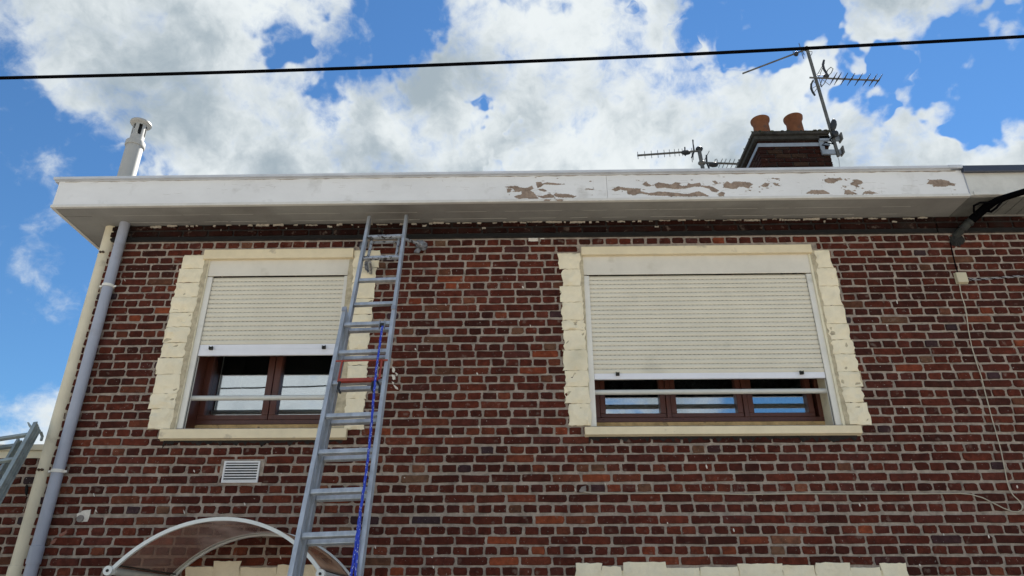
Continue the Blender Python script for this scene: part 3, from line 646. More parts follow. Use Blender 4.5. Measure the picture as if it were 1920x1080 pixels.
def window(win, opening_px, box_px, lintel_px, sill_px, guide_w, shutter_y, nslat, mull, panes_x, left_blocks, right_blocks, label, frame_l, frame_r):
    win_o = empty('window', (win['x0'], 0, win['z0']), parent=house); win_o['label'] = label
    (xl_px, yt), (xr_px, yb_) = opening_px                   # clear opening between the guides
    XL = at(xl_px, yt).x; XR = at(xr_px, yt).x
    ztop = at((xl_px+xr_px)/2, yt).z; zsill = at((sill_px[0]+sill_px[2])/2, sill_px[1], -.05).z
    GY = .012                                                 # front of guides
    zb = zsill-.004
    # reveals, cream inside the wall thickness
    for x0, x1 in ((win['x0'], XL-guide_w), (XR+guide_w, win['x1'])):
        MB().box(x0, x1, -.006, .33, zb, win['z1']).build('jamb', M['plaster_smooth'], win_o)
    MB().box(XL-guide_w+.001, XL-.014, .06, .33, zb, ztop+.2).build('reveal', M['plaster_smooth'], win_o)
    MB().box(XR+.014, XR+guide_w-.001, .06, .33, zb, ztop+.2).build('reveal', M['plaster_smooth'], win_o)
    if XL < 0:
        MB().box(XL-.0138, XL-.009, .064, .234, zb+.03, ztop+.1).build('jamb_lining', M['mahogany'], win_o)
    # guides (channels)
    for s, X in ((-1, XL), (1, XR)):
        g = MB(); g.box(min(X, X+s*guide_w), max(X, X+s*guide_w), GY, GY+.004, zb, ztop+.01)
        g.box(min(X, X+s*.003), max(X, X+s*.003), GY+.0045, GY+.018, zb, ztop+.01); g.box(min(X, X+s*.003), max(X, X+s*.003), GY+.036, GY+.05, zb, ztop+.01)
        g.box(min(X+s*.012, X+s*guide_w), max(X+s*.012, X+s*guide_w), GY+.0045, GY+.05, zb, ztop+.01)
        g.build('shutter_guide', M['guide'], win_o)
        MB().box(min(X+s*.004, X+s*.0115), max(X+s*.004, X+s*.0115), GY+.006, GY+.049, zb, ztop).build('brush_seal', M['gasket'], win_o)
    # shutter box cover
    bz0 = at(box_px[0], box_px[3]).z; bz1 = at(box_px[0], box_px[1]).z
    MB().box(at(box_px[0], box_px[3]).x, at(box_px[2], box_px[3]).x, .004, .010, bz0, bz1).build('shutter_box', M['box'], win_o, bevel=.002)
    MB().box(at(box_px[0], box_px[3]).x, at(box_px[2], box_px[3]).x, .0105, .31, bz1-.012, bz1-.008).build('shutter_box_lid', M['box'], win_o)
    MB().box(at(box_px[0], box_px[3]).x+.01, at(box_px[2], box_px[3]).x-.01, .065, .31, bz0-.01, bz0-.004).build('shutter_box_base', M['dark'], win_o)
    # slats: convex profiles with a groove
    zbar_t = at(1000, shutter_y[0], .03).z; zbar_m = at(1000, shutter_y[1], .03).z; zbar_b = at(1000, shutter_y[2], .03).z
    h = (bz0-zbar_t)/nslat
    pr = []
    for k in range(6):
        t = k/5; pr.append((GY+.022-.0078*math.sin(math.pi*(.08+.84*t)), .0022+t*(h-.0044)))
    pr = [(GY+.027, .001)]+pr+[(GY+.027, h-.001), (GY+.031, h-.001), (GY+.031, .001)]
    me = MB().prof(pr, XL+.002, XR-.002).mesh('slat', M['slat'], True)
    for i in range(nslat):
        o = bpy.data.objects.new('slat', me); C.objects.link(o); o.parent = win_o; o.location = Vector((random.uniform(-.0005, .0005), random.uniform(-.0008, .0008), zbar_t+i*h+random.uniform(-.0006,.0006))) - parent_loc(win_o)
    MB().box(XL+.002, XR-.002, GY+.034, GY+.038, zbar_b+.001, bz0).build('inner_shade_sheet', M['dark'], win_o)  # dark sheet added so the shutter's inner face mirrors as shaded
    # perforation slots between slats
    mb = MB()
    for i in range(1, nslat):
        zz = zbar_t+i*h; x = XL+.03
        while x < XR-.04: mb.box(x, x+.014, GY+.0195, GY+.0268, zz-.0010, zz+.0010); x += .036
    tag(mb.build('slot', M['slotdark'], win_o), kind='stuff')
    if zbar_m-zbar_b > .0:
        if zbar_t-zbar_m > .005: MB().box(XL+.002, XR-.002, GY+.015, GY+.031, zbar_m+.001, zbar_t-.001).build('bottom_slat', M['white_bar'], win_o, bevel=.002)
        MB().box(XL+.002, XR-.002, GY+.012, GY+.033, zbar_b, zbar_m).build('bottom_bar', M['white_bar'], win_o, bevel=.003)
    for X in (XL+(.105 if XR-XL < 1.5 else .19), XR-(.105 if XR-XL < 1.5 else .19)):
        st = MB(); zc = zbar_m+(.004 if zbar_t-zbar_m > .005 else -.010)
        st.box(X-.014, X+.014, GY-.012, GY+.0115, zc-.012, zc-.009); st.box(X-.014, X-.011, GY-.012, GY+.0115, zc-.009, zc+.016); st.box(X+.011, X+.014, GY-.012, GY+.0115, zc-.009, zc+.016); st.box(X-.011, X+.011, GY+.004, GY+.0115, zc-.009, zc+.016)
        st.build('stopper', M['concrete'], win_o)
    # guard rail
    RY = .078; rz = at(1000, mull['rail_y'], RY).z; MB().tube([(XL-.013, RY, rz), (XR+.013, RY, rz)], mull['rail_r'], 20).build('guard_rail', M['bar'], win_o, True)
    # lintel and sill
    lx0 = at(lintel_px[0], lintel_px[1], -.035).x; lx1 = at(lintel_px[2], lintel_px[1], -.035).x
    lz1 = at((lintel_px[0]+lintel_px[2])/2, lintel_px[1], -.035).z; lz0 = at((lintel_px[0]+lintel_px[2])/2, lintel_px[3], -.035).z
    MB().box(lx0, lx1, -.035, .28, lz0, lz1).build('lintel', M['sill'], win_o, bevel=.004)
    sx0 = at(sill_px[0], sill_px[3], -.05).x; sx1 = at(sill_px[2], sill_px[3], -.05).x; sz0 = at(1000, sill_px[3], -.05).z if XL > 0 else at(470, sill_px[3], -.05).z
    MB().prof([(-.05, sz0), (-.05, zsill), (.33, zsill+.0), (.33, zsill-.10), (.0, sz0-.012), (-.002, sz0-.012), (-.03, sz0)], sx0, sx1).build('sill', M['sill'], win_o, bevel=.004)
    # mould under the sill
    r = random.Random(2); pts = [(sx0+.03, sz0-.004)]; x = sx0+.03
    while x < sx1-.03: pts.append((x, sz0-.014-abs(r.gauss(.016, .014)))); x += .018
    pts.append((sx1-.03, sz0-.004))
    tag(MB().prism(pts, -.0135, -.0028).build('mould_stain', M['mortar_soot'], win_o), kind='stuff')
    # upstand under the frame + frame
    GLY = .288; FYr = .235
    fz0 = at(mull['c'], mull['fy'][1], FYr).z; fz1 = at(mull['c'], mull['fy'][0], FYr).z      # outer bottom rail
    MB().box(win['x0']+.001, win['x1']-.001, FYr+.004, .329, zsill+.001, fz0-.001).build('upstand', M['plaster_dirty'], win_o)
    FZ1 = win['z1']-.05; X0, X1 = frame_l, frame_r
    fr = MB(); fr.box(X0, X1, FYr, .32, fz0, fz1); fr.box(X0, X0+.045, FYr, .32, fz1+.0005, FZ1); fr.box(X1-.045, X1, FYr, .32, fz1+.0005, FZ1); fr.box(X0, X1, FYr, .32, FZ1+.0005, FZ1+.05)
    for mx in mull['fixed']: fr.box(mx-.018, mx+.018, FYr, .32, fz1+.0005, FZ1)
    fr.build('frame', M['mahogany'], win_o, bevel=.003)
    for sx in mull['screws']: MB().lathe([(0, .0), (.006, .0), (.006, .002)], (sx, FYr-.002, (fz0+fz1)/2), 8).build('screw_cover', M['gasket'], win_o)
    for a, b in panes_x:
        s = .010; SW = mull['sash']
        fr = MB(); fr.box(a+.003, b-.003, FYr+s, .31, fz1+.004, fz1+.004+SW*.75); fr.box(a+.003, a+.003+SW, FYr+s, .31, fz1+.0045+SW*.75, FZ1-.003); fr.box(b-.003-SW, b-.003, FYr+s, .31, fz1+.0045+SW*.75, FZ1-.003)
        fr.box(a+.003+SW+.0005, b-.0035-SW, FYr+s, .31, FZ1-.003-SW, FZ1-.003)
        fr.build('sash', M['mahogany'], win_o, bevel=.004)
        MB().box(a+.002+SW, b-.002-SW, GLY, GLY+.006, fz1+.002+SW*.75, FZ1-SW).build('pane', M['glass'], win_o)
    # plaster blocks either side
    for lst, s in ((left_blocks, -1), (right_blocks, 1)):
        for i, (y0, y1, xo, xi) in enumerate(lst):
            pm = (xo+xi)/2; za = at(pm, y1, -.01).z+.0024; zb2 = at(pm, y0, -.01).z-.0024; ym = (y0+y1)/2
            Xo, Xi = at(xo, ym, -.01).x, at(xi, ym, -.01).x
            if 0 < i < len(lst)-1: Xo = .65*Xo + .35*(at(lst[i-1][2], (lst[i-1][0]+lst[i-1][1])/2, -.01).x + at(lst[i+1][2], (lst[i+1][0]+lst[i+1][1])/2, -.01).x)/2
            plaster_block(min(Xo, Xi), max(Xo, Xi), za, zb2, i*7+int(Xo*100)).build('plaster_block', M['plaster'], win_o, True)
        # plaster bed behind the blocks
        ya, yb3 = lst[0][0], lst[-1][1]; xs = []
        Xin = (win['x0']+.002) if s < 0 else (win['x1']-.002)
        pts = []
        for (y0, y1, xo, xi) in lst:
            X = at(xo, (y0+y1)/2, -.005).x; pts.append((X-s*.004, at((xo+xi)/2, y0).z)); pts.append((X-s*.004, at((xo+xi)/2, y1).z))
        pts += [(Xin, pts[-1][1]), (Xin, pts[0][1])]
        MB().prism(rough_poly(pts, .03, .003, 4+s), -.0105, -.0005).build('plaster_bed', M['bed'], win_o)
    # dim room behind
    MB().box(win['x0']-.2, win['x1']+.2, 1.6, 1.62, win['z0']-.4, win['z1']+.2).build('room_wall', M['dark'], win_o)
    return win_o

z5 = lambda z: 440+z/2.769
x5 = lambda x: 270+x/2.769
ys = [108,178,250,325,405,480,562,640,725,825,905,1010]; xo = [203,176,166,139,136,104,94,64,62,28,27]; xi = [316,300,283,268,249,233,212,200,184,163,146]
lb1 = [(z5(ys[i]), z5(ys[i+1]), x5(xo[i]), x5(xi[i])) for i in range(11)]
ysr = [470,502,530,560,590,622,655,685,716,748,778,806]; xor_ = [700,706,702,701,699,697,694,690,690,686,684]; xir = [664,662,660,658,657,655,654,651,650,648,646]
xor_ = [712,704,703,698,698,690,692,686,688,682,684]
rb1 = [(ysr[i], ysr[i+1], xor_[i], xir[i]) for i in range(11)]
x7 = lambda x: 1030+x/2.769
ys = [98,180,268,352,445,497,600,706,790,878,992]; xo = [46,78,52,70,66,82,68,88,76,100]; xi = [160,165,170,178,184,188,196,204,210,218]
lb2 = [(z5(ys[i]), z5(ys[i+1]), x7(xo[i]), x7(xi[i])) for i in range(10)]
q7 = lambda y: 440+y/4.909
p7 = lambda x: 1440+x/4.909
ys = [q7(145), q7(308), q7(475), q7(655), q7(822), q7(970), 664, 697, 726, 755, 797]
xo = [p7(580), p7(645), p7(660), p7(715), p7(740), p7(795), 1606, 1617, 1616, 1630]
xi = [p7(445), p7(460), p7(492), p7(530), p7(560), p7(595), 1568, 1574, 1581, 1590]
rb2 = [(ys[i], ys[i+1], xo[i], xi[i]) for i in range(10)]
xm1 = at(505, 740, .21).x
x_r1 = at(396, 520).x; 
XL1 = at(395.7, 519).x+.012; XR1 = at(645, 519).x-.002
window(W1, ((390+5.7+2, 519), (645, 519)), (388, 487.5, 659, 517.5), (384, 466.5, 663, 483.5), (296, 803.5, 648, 821.5), .045, (641.5, 650.5, 662.5), 15,
       dict(c=500, fy=(787, 795.5), fixed=[], screws=[xm1-.02], sash=.055, rail_y=742.6, rail_r=.0205),
       [(XL1-.02, xm1), (xm1, XR1+.02)], lb1, rb1, 'window half covered by its roller shutter, left of the tall ladder', XL1-.06, XR1+.06)
xa, xb_, xc, xd = at(1126, 770, .21).x, at(1256, 770, .21).x, at(1402, 770, .21).x, at(1530, 760, .21).x
window(W2, ((1104.5, 516), (1513, 516)), (1090.5, 478, 1524, 515), (1089.5, 460, 1521, 475), (1097, 798.5, 1619, 815.5), .045, (701.8, 701.6, 712.6), 22,
       dict(c=1330, fy=(782, 790.5), fixed=[(xb_), (xc)], screws=[at(1132, 785, .2).x, at(1250, 785, .2).x, at(1283, 785, .2).x, at(1410, 785, .2).x], sash=.045, rail_y=736.6, rail_r=.0205),
       [(xa+.0, xb_-.018), (xb_+.018, xc-.018), (xc+.018, xd)], lb2, rb2, 'wide three pane window under a long roller shutter', xa-.045, xd+.07)
# lace curtain behind the wide window
cm = MB(); vs = []; n_ = 90; fs = []
for i in range(n_+1):
    x = W2['x0']-.1+(W2['x1']-W2['x0']+.2)*i/n_; y = .42+.02*math.sin(i*1.3)+.01*math.sin(i*.37)
    vs += [(x, y, W2['z0']-.1), (x, y, W2['z1'])]
for i in range(n_): fs.append((2*i, 2*i+2, 2*i+3, 2*i+1))
cm.add(vs, fs)
M['lace'] = mat('dim_lace_curtain', (.20,.20,.20), .9, var=.4, scale=45)
cm.build('curtain', M['lace'], [o for o in house.children if o.name.startswith('window')][1])

# cream lintels at the bottom of the wall
def low_lintel(name, px_pts, seed, label=None):
    g = empty(name, at(px_pts[0][0], 1075), parent=house)
    if label: g['label'] = label
    for i in range(len(px_pts)-1):
        (x0, y0), (x1, _) = px_pts[i], px_pts[i+1]
        X0, X1 = at(x0, y0, -.01).x, at(x1, y0, -.01).x; zt = at((x0+x1)/2, y0, -.01).z
        plaster_block(X0+.0012, X1-.0012, zt-.24, zt, seed+i).build('plaster_block', M['plaster'], g, True)
low_lintel('window_lintel', [(1078,1056),(1128,1062),(1166,1054),(1248,1065),(1312,1063),(1384,1057),(1466,1060),(1528,1055),(1594,1064),(1650,1056),(1700,1056)], 50)
low_lintel('door_lintel', [(350,1063),(402,1052),(452,1064),(520,1059),(600,1060)], 80)
MB().box(at(1080,1070).x, at(1698,1070).x, -.004, -.0005, .9, at(1300,1070).z).build('lintel_bed', M['plaster'], house)
MB().box(at(355,1070).x, at(598,1070).x, -.004, -.0005, .9, at(500,1070).z).build('lintel_bed', M['plaster'], house)

# ---------------------------------------------------------------- wall vent, filler patch
p = at(455, 885); v_ = empty('wall_vent', p, 'white louvred ventilation grille set in the brickwork under the left window', 'vent')
x0, x1 = at(420, 885).x, at(487, 885).x; z0, z1 = at(455, 906).z, at(455, 865.5).z
MB().box(x0-.03, x1+.03, -.0095, .001, z0-.02, z1+.015).build('mortar_surround', M['mortar'], v_)
f = MB(); t_ = .012
f.box(x0, x1, -.024, -.010, z0, z0+t_); f.box(x0, x1, -.024, -.010, z1-t_, z1); f.box(x0, x0+t_, -.024, -.010, z0+t_, z1-t_); f.box(x1-t_, x1, -.024, -.010, z0+t_, z1-t_)
f.build('grille_frame', M['vent'], v_)
MB().box(x0+t_, x1-t_, -.0105, -.0098, z0+t_, z1-t_).build('vent_opening', M['gasket'], v_)
nl = 7; hh = (z1-z0-2*t_)/nl
for k in range(nl):
    zc = z0+t_+(k+.5)*hh; MB().prof([(-.024, zc-hh*.42), (-.011, zc+hh*.05), (-.011, zc+hh*.17), (-.024, zc-hh*.0)], x0+t_, x1-t_).build('louvre', M['vent'], v_)
def flat_lump(name, px, seed, m, y0, th, parent=None):
    pts = rough_poly([xz(at(a, b)) for a, b in px], .012, .0025, seed); return MB().prism(pts, y0-th, y0+.004).build(name, m, parent)
pt = empty('filler_patch', at(158, 968), 'white filler patch with a round grey plug beside the grey downpipe', 'patch')
flat_lump('filler', [(146,964),(160,957),(172,956),(170,966),(165,979),(155,979),(146,976)], 3, M['patch'], -.009, .004, pt)
c_ = at(153, 973); MB().tube([(c_.x, -.024, c_.z), (c_.x, -.010, c_.z)], .026, 12).build('plug', M['grey_disc'], pt)
for k, px in enumerate([[(112,1003),(126,994),(127,1000),(119,1005),(113,1007)], [(96,1018),(104,1010),(109,1010),(104,1018),(98,1021)]]):
    flat_lump('spalled_chip', px, 8+k, M['pink'], -.009, .003, house)
sm = MB()
for k, px in enumerate([[(736,688),(741,692),(740,700),(736,699)],[(742,699),(747,702),(744,706)],[(735,703),(741,705),(742,712),(737,714)],[(735,716),(739,718),(737,722)],[(738,722),(746,727),(747,731),(741,729)]]):
    sm.prism(rough_poly([xz(at(a_, b_)) for a_, b_ in px], .008, .002, 30+k), -.0135, -.004)
tag(sm.build('mortar_smear', M['patch']), 'splashes of pale mortar on the bricks beside the red ladder bracket', 'mortar splash')
for k, (a, b, w, h) in enumerate([(1000,450.5,9,3),(1017,450.5,4,3)]):
    flat_lump('paint_fleck', [(a-w,b-h),(a+w,b-h),(a+w,b+h),(a-w,b+h)], 60+k, M['patch'], -.009, .002, house)
mb = MB(); r = random.Random(21)
for k in range(55):
    a, b = r.uniform(60, 1910), r.uniform(470, 1070)
    if a < 250-(b-450)*.26: continue
    if 280 < a < 720 and b < 830 or 1040 < a < 1640 and b < 830: continue
    w, h = r.uniform(.7, 1.6), r.uniform(1, 4.5); p = [xz(at(a+w*math.cos(t)+h*.25*math.sin(t), b+h*math.sin(t))) for t in (0, 1, 2, 3.1, 4.2, 5.2)]
    mb.prism(p, -.0125, -.006)
tag(mb.build('paint_spatter', M['patch'], house), kind='stuff')

# ---------------------------------------------------------------- downpipes
def pipe(name, label, X, Yc, r, ztop, m, sockets, clips, elbow=None):
    g = empty(name, (X, Yc, 0), label, 'downpipe', 'downpipes at the left corner of the house')
    MB().tube([(X, Yc, .02), (X, Yc, ztop)], r, 24).build('pipe', m, g, True)
    for z in sockets: MB().tube([(X, Yc, z-.06), (X, Yc, z+.06), (X, Yc, z+.066)], [r+.006, r+.006, r+.0005], 24).build('socket', m, g, True)
    for z in clips:
        MB().tube([(X, Yc, z-.012), (X, Yc, z+.012)], r+.007, 24).build('pipe_clip', M['guide'] if m is M['pvc'] else m, g, True)
    return g
gx = (at(228, 450, -.06).x+at(65, 1040, -.06).x)/2
zc1 = at(198, 533, -.1).z; zc2 = at(118, 882, -.1).z; zs = at(78, 1040, -.1).z
g = pipe('downpipe', 'grey plastic downpipe on the front wall at its left corner', gx, -.062, .0425, SOF, M['pvc'], [zs], [zc1, zc2])
for z in (zc1, zc2):
    MB().box(gx-.075, gx-.046, -.064, -.058, z-.008, z+.008).build('clip_lug', M['guide'], g); MB().box(gx+.046, gx+.068, -.064, -.058, z-.008, z+.008).build('clip_lug', M['guide'], g)
    MB().box(gx-.006, gx+.006, -.019, -.002, z-.006, z+.006).build('clip_stem', M['steel'], g)
cxp = at(140, 700, .05).x
g = pipe('downpipe', 'cream painted downpipe at the corner between the two houses', cxp, .03, .062, SOF, M['pipe_cream'], [at(48, 1060, .035).z-.07], [])
for py_ in (476, 884):
    pc = at({476: 190, 884: 80}[py_], py_, -.02); z = pc.z
    MB().tube([(cxp, .03, z-.004), (cxp, .03, z+.004)], .0645, 20).build('pipe_joint', M['pipe_cream'], g, True)
    for dx in (-.012, .012): MB().tube([(cxp+dx, -.045, z+.01), (cxp+dx, -.028, z+.01)], .010, 8).build('screw', M['rust'], g)

# flue above the eaves
fc = at(240, 334, .25); ft = at(263.5, 222, .25)
fr_ = (at(257, 334, .25).x-at(222, 334, .25).x)/2*.86
g = empty('flue_pipe', (fc.x, .25, SOF+.2), 'pale grey flue pipe with slotted round cowl above the left roof corner', 'flue pipe')
X = fc.x-.02; FYY = .25
zof = lambda y: at(258, y, FYY-fr_).z
zc = zof(267); zB, zC, zD = zof(247.5), zof(229), zof(225); zA = zof(258)
MB().lathe([(fr_, SOF-.0), (fr_, zc)], (X, FYY, 0), 28).build('pipe', M['flue'], g, True)
rc0 = fr_*.82
MB().lathe([(fr_, zc-.001), (fr_+.010, zc), (fr_+.013, zc+.012), (fr_+.011, zA-.006), (fr_+.003, zA), (rc0, zA+.006)], (X, FYY, 0), 28).build('collar', M['flue'], g, True)
cw = MB(); rc = fr_*.82; n_ = 48; ang0 = math.atan2(CAM.y-FYY, CAM.x-X)+.12
cw.lathe([(rc, zA), (rc, zB)], (X, FYY, 0), n_); cw.lathe([(rc, zC), (rc, zD)], (X, FYY, 0), n_)
for k in range(n_):
    if (k % 8) in (6, 7, 0, 1): continue         # six slots round the cowl
    a0, a1 = ang0+2*math.pi*(k-.0)/n_-.065, ang0+2*math.pi*(k+1)/n_-.065
    cw.add([(X+q*math.cos(a), FYY+q*math.sin(a), z) for q in (rc, rc-.012) for a in (a0, a1) for z in (zB, zC)], [(0,2,3,1),(4,5,7,6),(0,1,5,4),(2,6,7,3)])
cw.build('cowl', M['flue'], g)
MB().tube([(X, FYY, zA), (X, FYY, zD)], rc-.03, 12).build('cowl_core', M['gasket'], g)
MB().lathe([(rc-.005, zD-.012), (fr_+.012, zD-.006), (fr_+.022, zD+.006), (fr_+.020, zD+.020), (fr_*.7, zD+.034), (0, zD+.038)], (X, FYY, 0), 28).build('cowl_cap', M['flue'], g, True)

# ---------------------------------------------------------------- door canopy
CYF = -.85
g = empty('door_canopy', (-1.93, 0, Z+.35), 'arched smoked plastic door canopy with white edging, partly behind the ladder', 'canopy')
xL, zL, xR, zR = -2.575, Z+.345, -1.285, Z+.325
def arc(n=28, dz=0):
    half = (xR-xL)/2; rise = .300; Rr = (half*half+rise*rise)/(2*rise); cx = (xL+xR)/2; a = math.asin(half/Rr); out = []
    for i in range(n+1):
        t = -a+2*a*i/n; out.append((cx+(Rr+dz)*math.sin(t), (zL+zR)/2+rise-Rr+(Rr+dz)*math.cos(t)))
    return out
pts = arc(32); vs = []; fs = []
for (x, z) in pts: vs += [(x, CYF+.01, z), (x, -.01, z), (x, CYF+.01, z+.004), (x, -.01, z+.004)]
for i in range(32):
    a = i*4; b = a+4; fs += [(a, b, b+1, a+1), (a+2, a+3, b+3, b+2), (a, a+2, b+2, b), (a+1, b+1, b+3, a+3)]
MB().add(vs, fs).build('canopy_sheet', M['poly'], g, True)
def arc_bar(y0, y1, d0, d1, name, m):
    A = arc(32, d0); B = arc(32, d1); vs = []; fs = []
    for (a, b) in zip(A, B): vs += [(a[0], y0, a[1]), (a[0], y1, a[1]), (b[0], y0, b[1]), (b[0], y1, b[1])]
    for i in range(32):
        a = i*4; b = a+4; fs += [(a, b, b+1, a+1), (a+2, a+3, b+3, b+2), (a, a+2, b+2, b), (a+1, b+1, b+3, a+3)]
    MB().add(vs, fs).build(name, m, g)
arc_bar(CYF, CYF+.022, -.016, .006, 'front_arch', M['canopy_white'])
arc_bar(-.03, -.004, -.016, .016, 'wall_arch', M['canopy_white'])
arc_bar(-.075, -.031, -.004, .0, 'wall_flange', M['canopy_grey'])
for (x, z, s) in ((xL, zL, 1), (xR, zR, -1)):
    MB().tube([(x, CYF+.03, z-.02), (x, -.02, z-.02)], .023, 14).build('side_tube', M['canopy_grey'], g, True)
    MB().box(x-.012+s*.02, x+.012+s*.02, CYF+.06, -.03, z+.008, z+.016).build('side_gasket', M['gasket'], g)
    MB().tube([(x-s*.012, CYF-.012, z-.02), (x-s*.012, CYF+.028, z-.02)], .028, 16).build('end_cap', M['canopy_white'], g, True)
    MB().tube([(x-s*.012, CYF-.016, z-.02), (x-s*.012, CYF-.0125, z-.02)], .009, 10).build('bolt', M['gasket'], g)
h_ = at(495, 1010, -.03); MB().tube([(h_.x, -.085, h_.z+.006), (h_.x, -.085, h_.z-.03)], .006, 8).build('hook', M['rust'], g)

# ---------------------------------------------------------------- ladders
def ladder_frame(pb, pt):
    v = (pt-pb).normalized(); u = V3(1,0,0); u = (u-v*u.dot(v)).normalized(); n = u.cross(v).normalized()   # n towards the street (-Y)
    if n.y > 0: n = -n
    return u, v, n
def stile(mb, p, q, u, n, s, w=.026, d=.066):
    """channel stile: two flanges and a recessed web; s = outward side"""
    mb.obox(p+n*(d/2-.004), q+n*(d/2-.004), u, n, w/2, .004); mb.obox(p-n*(d/2-.004), q-n*(d/2-.004), u, n, w/2, .004)
    mb.obox(p, q, u, n, w/2-.005, d/2-.0085); mb.obox(p+n*.010, q+n*.010, u, n, w/2-.0015, .004); mb.obox(p-n*.010, q-n*.010, u, n, w/2-.0015, .004)
lad = empty('extension_ladder', (-1.1, -1.9, 0), 'tall aluminium extension ladder leaning on the wall beside the left window', 'ladder')
# base section (front)
Tb_l, Tb_r = at(648, 576, -.72), at(739, 578, -.72)
slope = .408
def Yplane(off):            # ladder plane: y = -.2+off - (3.2+Z - z)*slope
    p0 = V3(0, -.2+off, Z+3.2); nrm = V3(0, 1, -slope).normalized(); return p0, nrm
P_f, NN = Yplane(0.0); P_b, _ = Yplane(-.085)
def onp(px, py, base=True): return at_plane(px, py, P_b if base else P_f, NN)
bl0, bl1 = onp(545.5, 1078), onp(650, 578); br0, br1 = onp(676, 1078), onp(738, 580)
fl0, fl1 = onp(566, 1078, False), onp(690, 409, False); fr0, fr1 = onp(668, 1078, False), onp(765, 408, False)
def regular(l0, l1, r0, r1):
    w = ((r0-l0).length+(r1-l1).length)/2; c0 = (l0+r0)/2; c1 = (l1+r1)/2; return c0, c1, w
c0, c1, wB = regular(bl0, bl1, br0, br1); d0, d1, wF = regular(fl0, fl1, fr0, fr1)
uB, vB, nB = ladder_frame(c0, c1); uF, vF, nF = ladder_frame(d0, d1)
print('ladder widths', wB, wF, (br0-bl0).length, (br1-bl1).length, (fr0-fl0).length, (fr1-fl1).length)
def down(c, v, z): return c + v*((z-c.z)/v.z)
cb, db = down(c0, vB, .03), down(d0, vF, 1.1)
for s in (-1, 1):
    m_ = MB(); stile(m_, cb+uB*s*wB/2, c1+uB*s*wB/2+vB*.0, uB, nB, s); m_.build('stile', M['alu'], lad, bevel=.0015)
    m_ = MB(); stile(m_, db+uF*s*wF/2, d1+uF*s*wF/2, uF, nF, s, .024, .058); m_.build('stile', M['alu'], lad, bevel=.0015)
    MB().obox(d1+uF*s*wF/2-vF*.02, d1+uF*s*wF/2+vF*.012, uF, nF, .0135, .024).build('end_plug', M['steel'], lad, bevel=.006)
    MB().obox(cb+uB*s*wB/2-vB*.03, cb+uB*s*wB/2+vB*.05, uB, nB, .018, .04).build('rubber_foot', M['gasket'], lad)
def rung(c, u, n, w, m='alu'):
    return MB().obox(c-u*(w/2-.012), c+u*(w/2-.012), n, n.cross(u), .014, .0155).build('rung', M[m], lad, bevel=.004)
def rung_pos(c, v, px, py, base):
    p = onp(px, py, base); return c+v*((p-c).dot(v))
ryb = [(690,608),(680,664),(672,719),(664,781),(655,850),(640,925),(625,1003)]
tb = [(rung_pos(c0, vB, *p, True)-c0).dot(vB) for p in ryb]
step = (tb[0]-tb[-1])/(len(tb)-1); print('rung step', step, [round(a-b, 3) for a, b in zip(tb, tb[1:])])
k = 0
while True:
    c = c0+vB*(tb[-1]+(6-k)*step)
    if c.z < .25: break
    rung(c, uB, nB, wB, 'alu'); k += 1
ryf = [(725,444),(718,484),(710,524.5),(701,570.5)]
tf = [(rung_pos(d0, vF, *p, False)-d0).dot(vF) for p in ryf]
stf = (tf[0]-tf[-1])/3; print('fly step', stf); k = 0
while True:
    c = d0+vF*(tf[0]-k*stf)
    if c.z < 1.2: break
    rung(c, uF, nF, wF, 'alu_dirty' if k < 2 else 'alu'); k += 1
# sliding brackets between the sections
for s in (-1, 1):
    p = c1+uB*s*wB/2-vB*.03; MB().obox(p+nB*.036-vB*.02, p+nB*.036+vB*.02, uB, nB, .016, .003).build('slide_bracket', M['steel'], lad)
# paint-caked stand-off between the two top rungs, padded with rags
r0_, r1_ = d0+vF*tf[0], d0+vF*tf[1]
for s in (-1, 1):
    MB().tube([r0_+uF*s*.115-nF*.03-vF*.01, r1_+uF*s*.115-nF*.02], .013, 8).build('standoff_post', M['alu_dirty'], lad, True)
MB().obox(r0_-uF*.115-nF*.035-vF*.03, r0_+uF*.115-nF*.035-vF*.03, nF, vF, .008, .008).build('standoff_bar', M['alu_dirty'], lad)
wp = at(797, 464, -.045); a_ = r0_+uF*wF/2-nF*.03
MB().tube([a_, a_*.4+wp*.6+V3(0,0,.01), wp], [.014, .013, .013], 8).build('standoff_arm', M['alu_dirty'], lad, True)
wl = at(695, 512, -.05); a2 = r1_-uF*.10-nF*.03
MB().tube([a2, wl], .014, 8).build('standoff_arm', M['alu_dirty'], lad, True)
w3 = at(680, 462, -.05); MB().tube([r0_-uF*wF/2-nF*.03-vF*.02, w3], .013, 8).build('standoff_arm', M['alu_dirty'], lad, True)
def lump(name, c, sx, sy_, sz, seed, m, parent, rot=0, sub=3, amp=.35):
    bm = bmesh.new(); bmesh.ops.create_icosphere(bm, subdivisions=sub, radius=1); off = Vector((seed*3.1, seed*1.7, 0))
    for v in bm.verts:
        f_ = 1+amp*noise.fractal(v.co*2.2+off, 1, 2, 4); v.co = Vector((v.co.x*sx*f_, v.co.y*sy_*f_, v.co.z*sz*f_))
    bm.transform(Matrix.Rotation(rot, 4, 'Y')); bm.transform(Matrix.Translation(c)); me = bpy.data.meshes.new(name); bm.to_mesh(me); bm.free(); me.materials.append(m)
    o = bpy.data.objects.new(name, me); C.objects.link(o); o.parent = parent; o.location = -parent.location if parent else (0,0,0); return o
lump('rag_pad', at(790, 459, -.06), .055, .035, .04, 1, M['cloth'], lad, .5)
lump('rag_pad', at(783, 470, -.05), .022, .02, .032, 4, M['cloth'], lad, .9)
lump('rag_pad', at(690, 500, -.06), .028, .03, .055, 2, M['cloth'], lad, -.35)
lump('rag_pad', at(678, 462, -.05), .022, .02, .035, 3, M['cloth'], lad, .2)
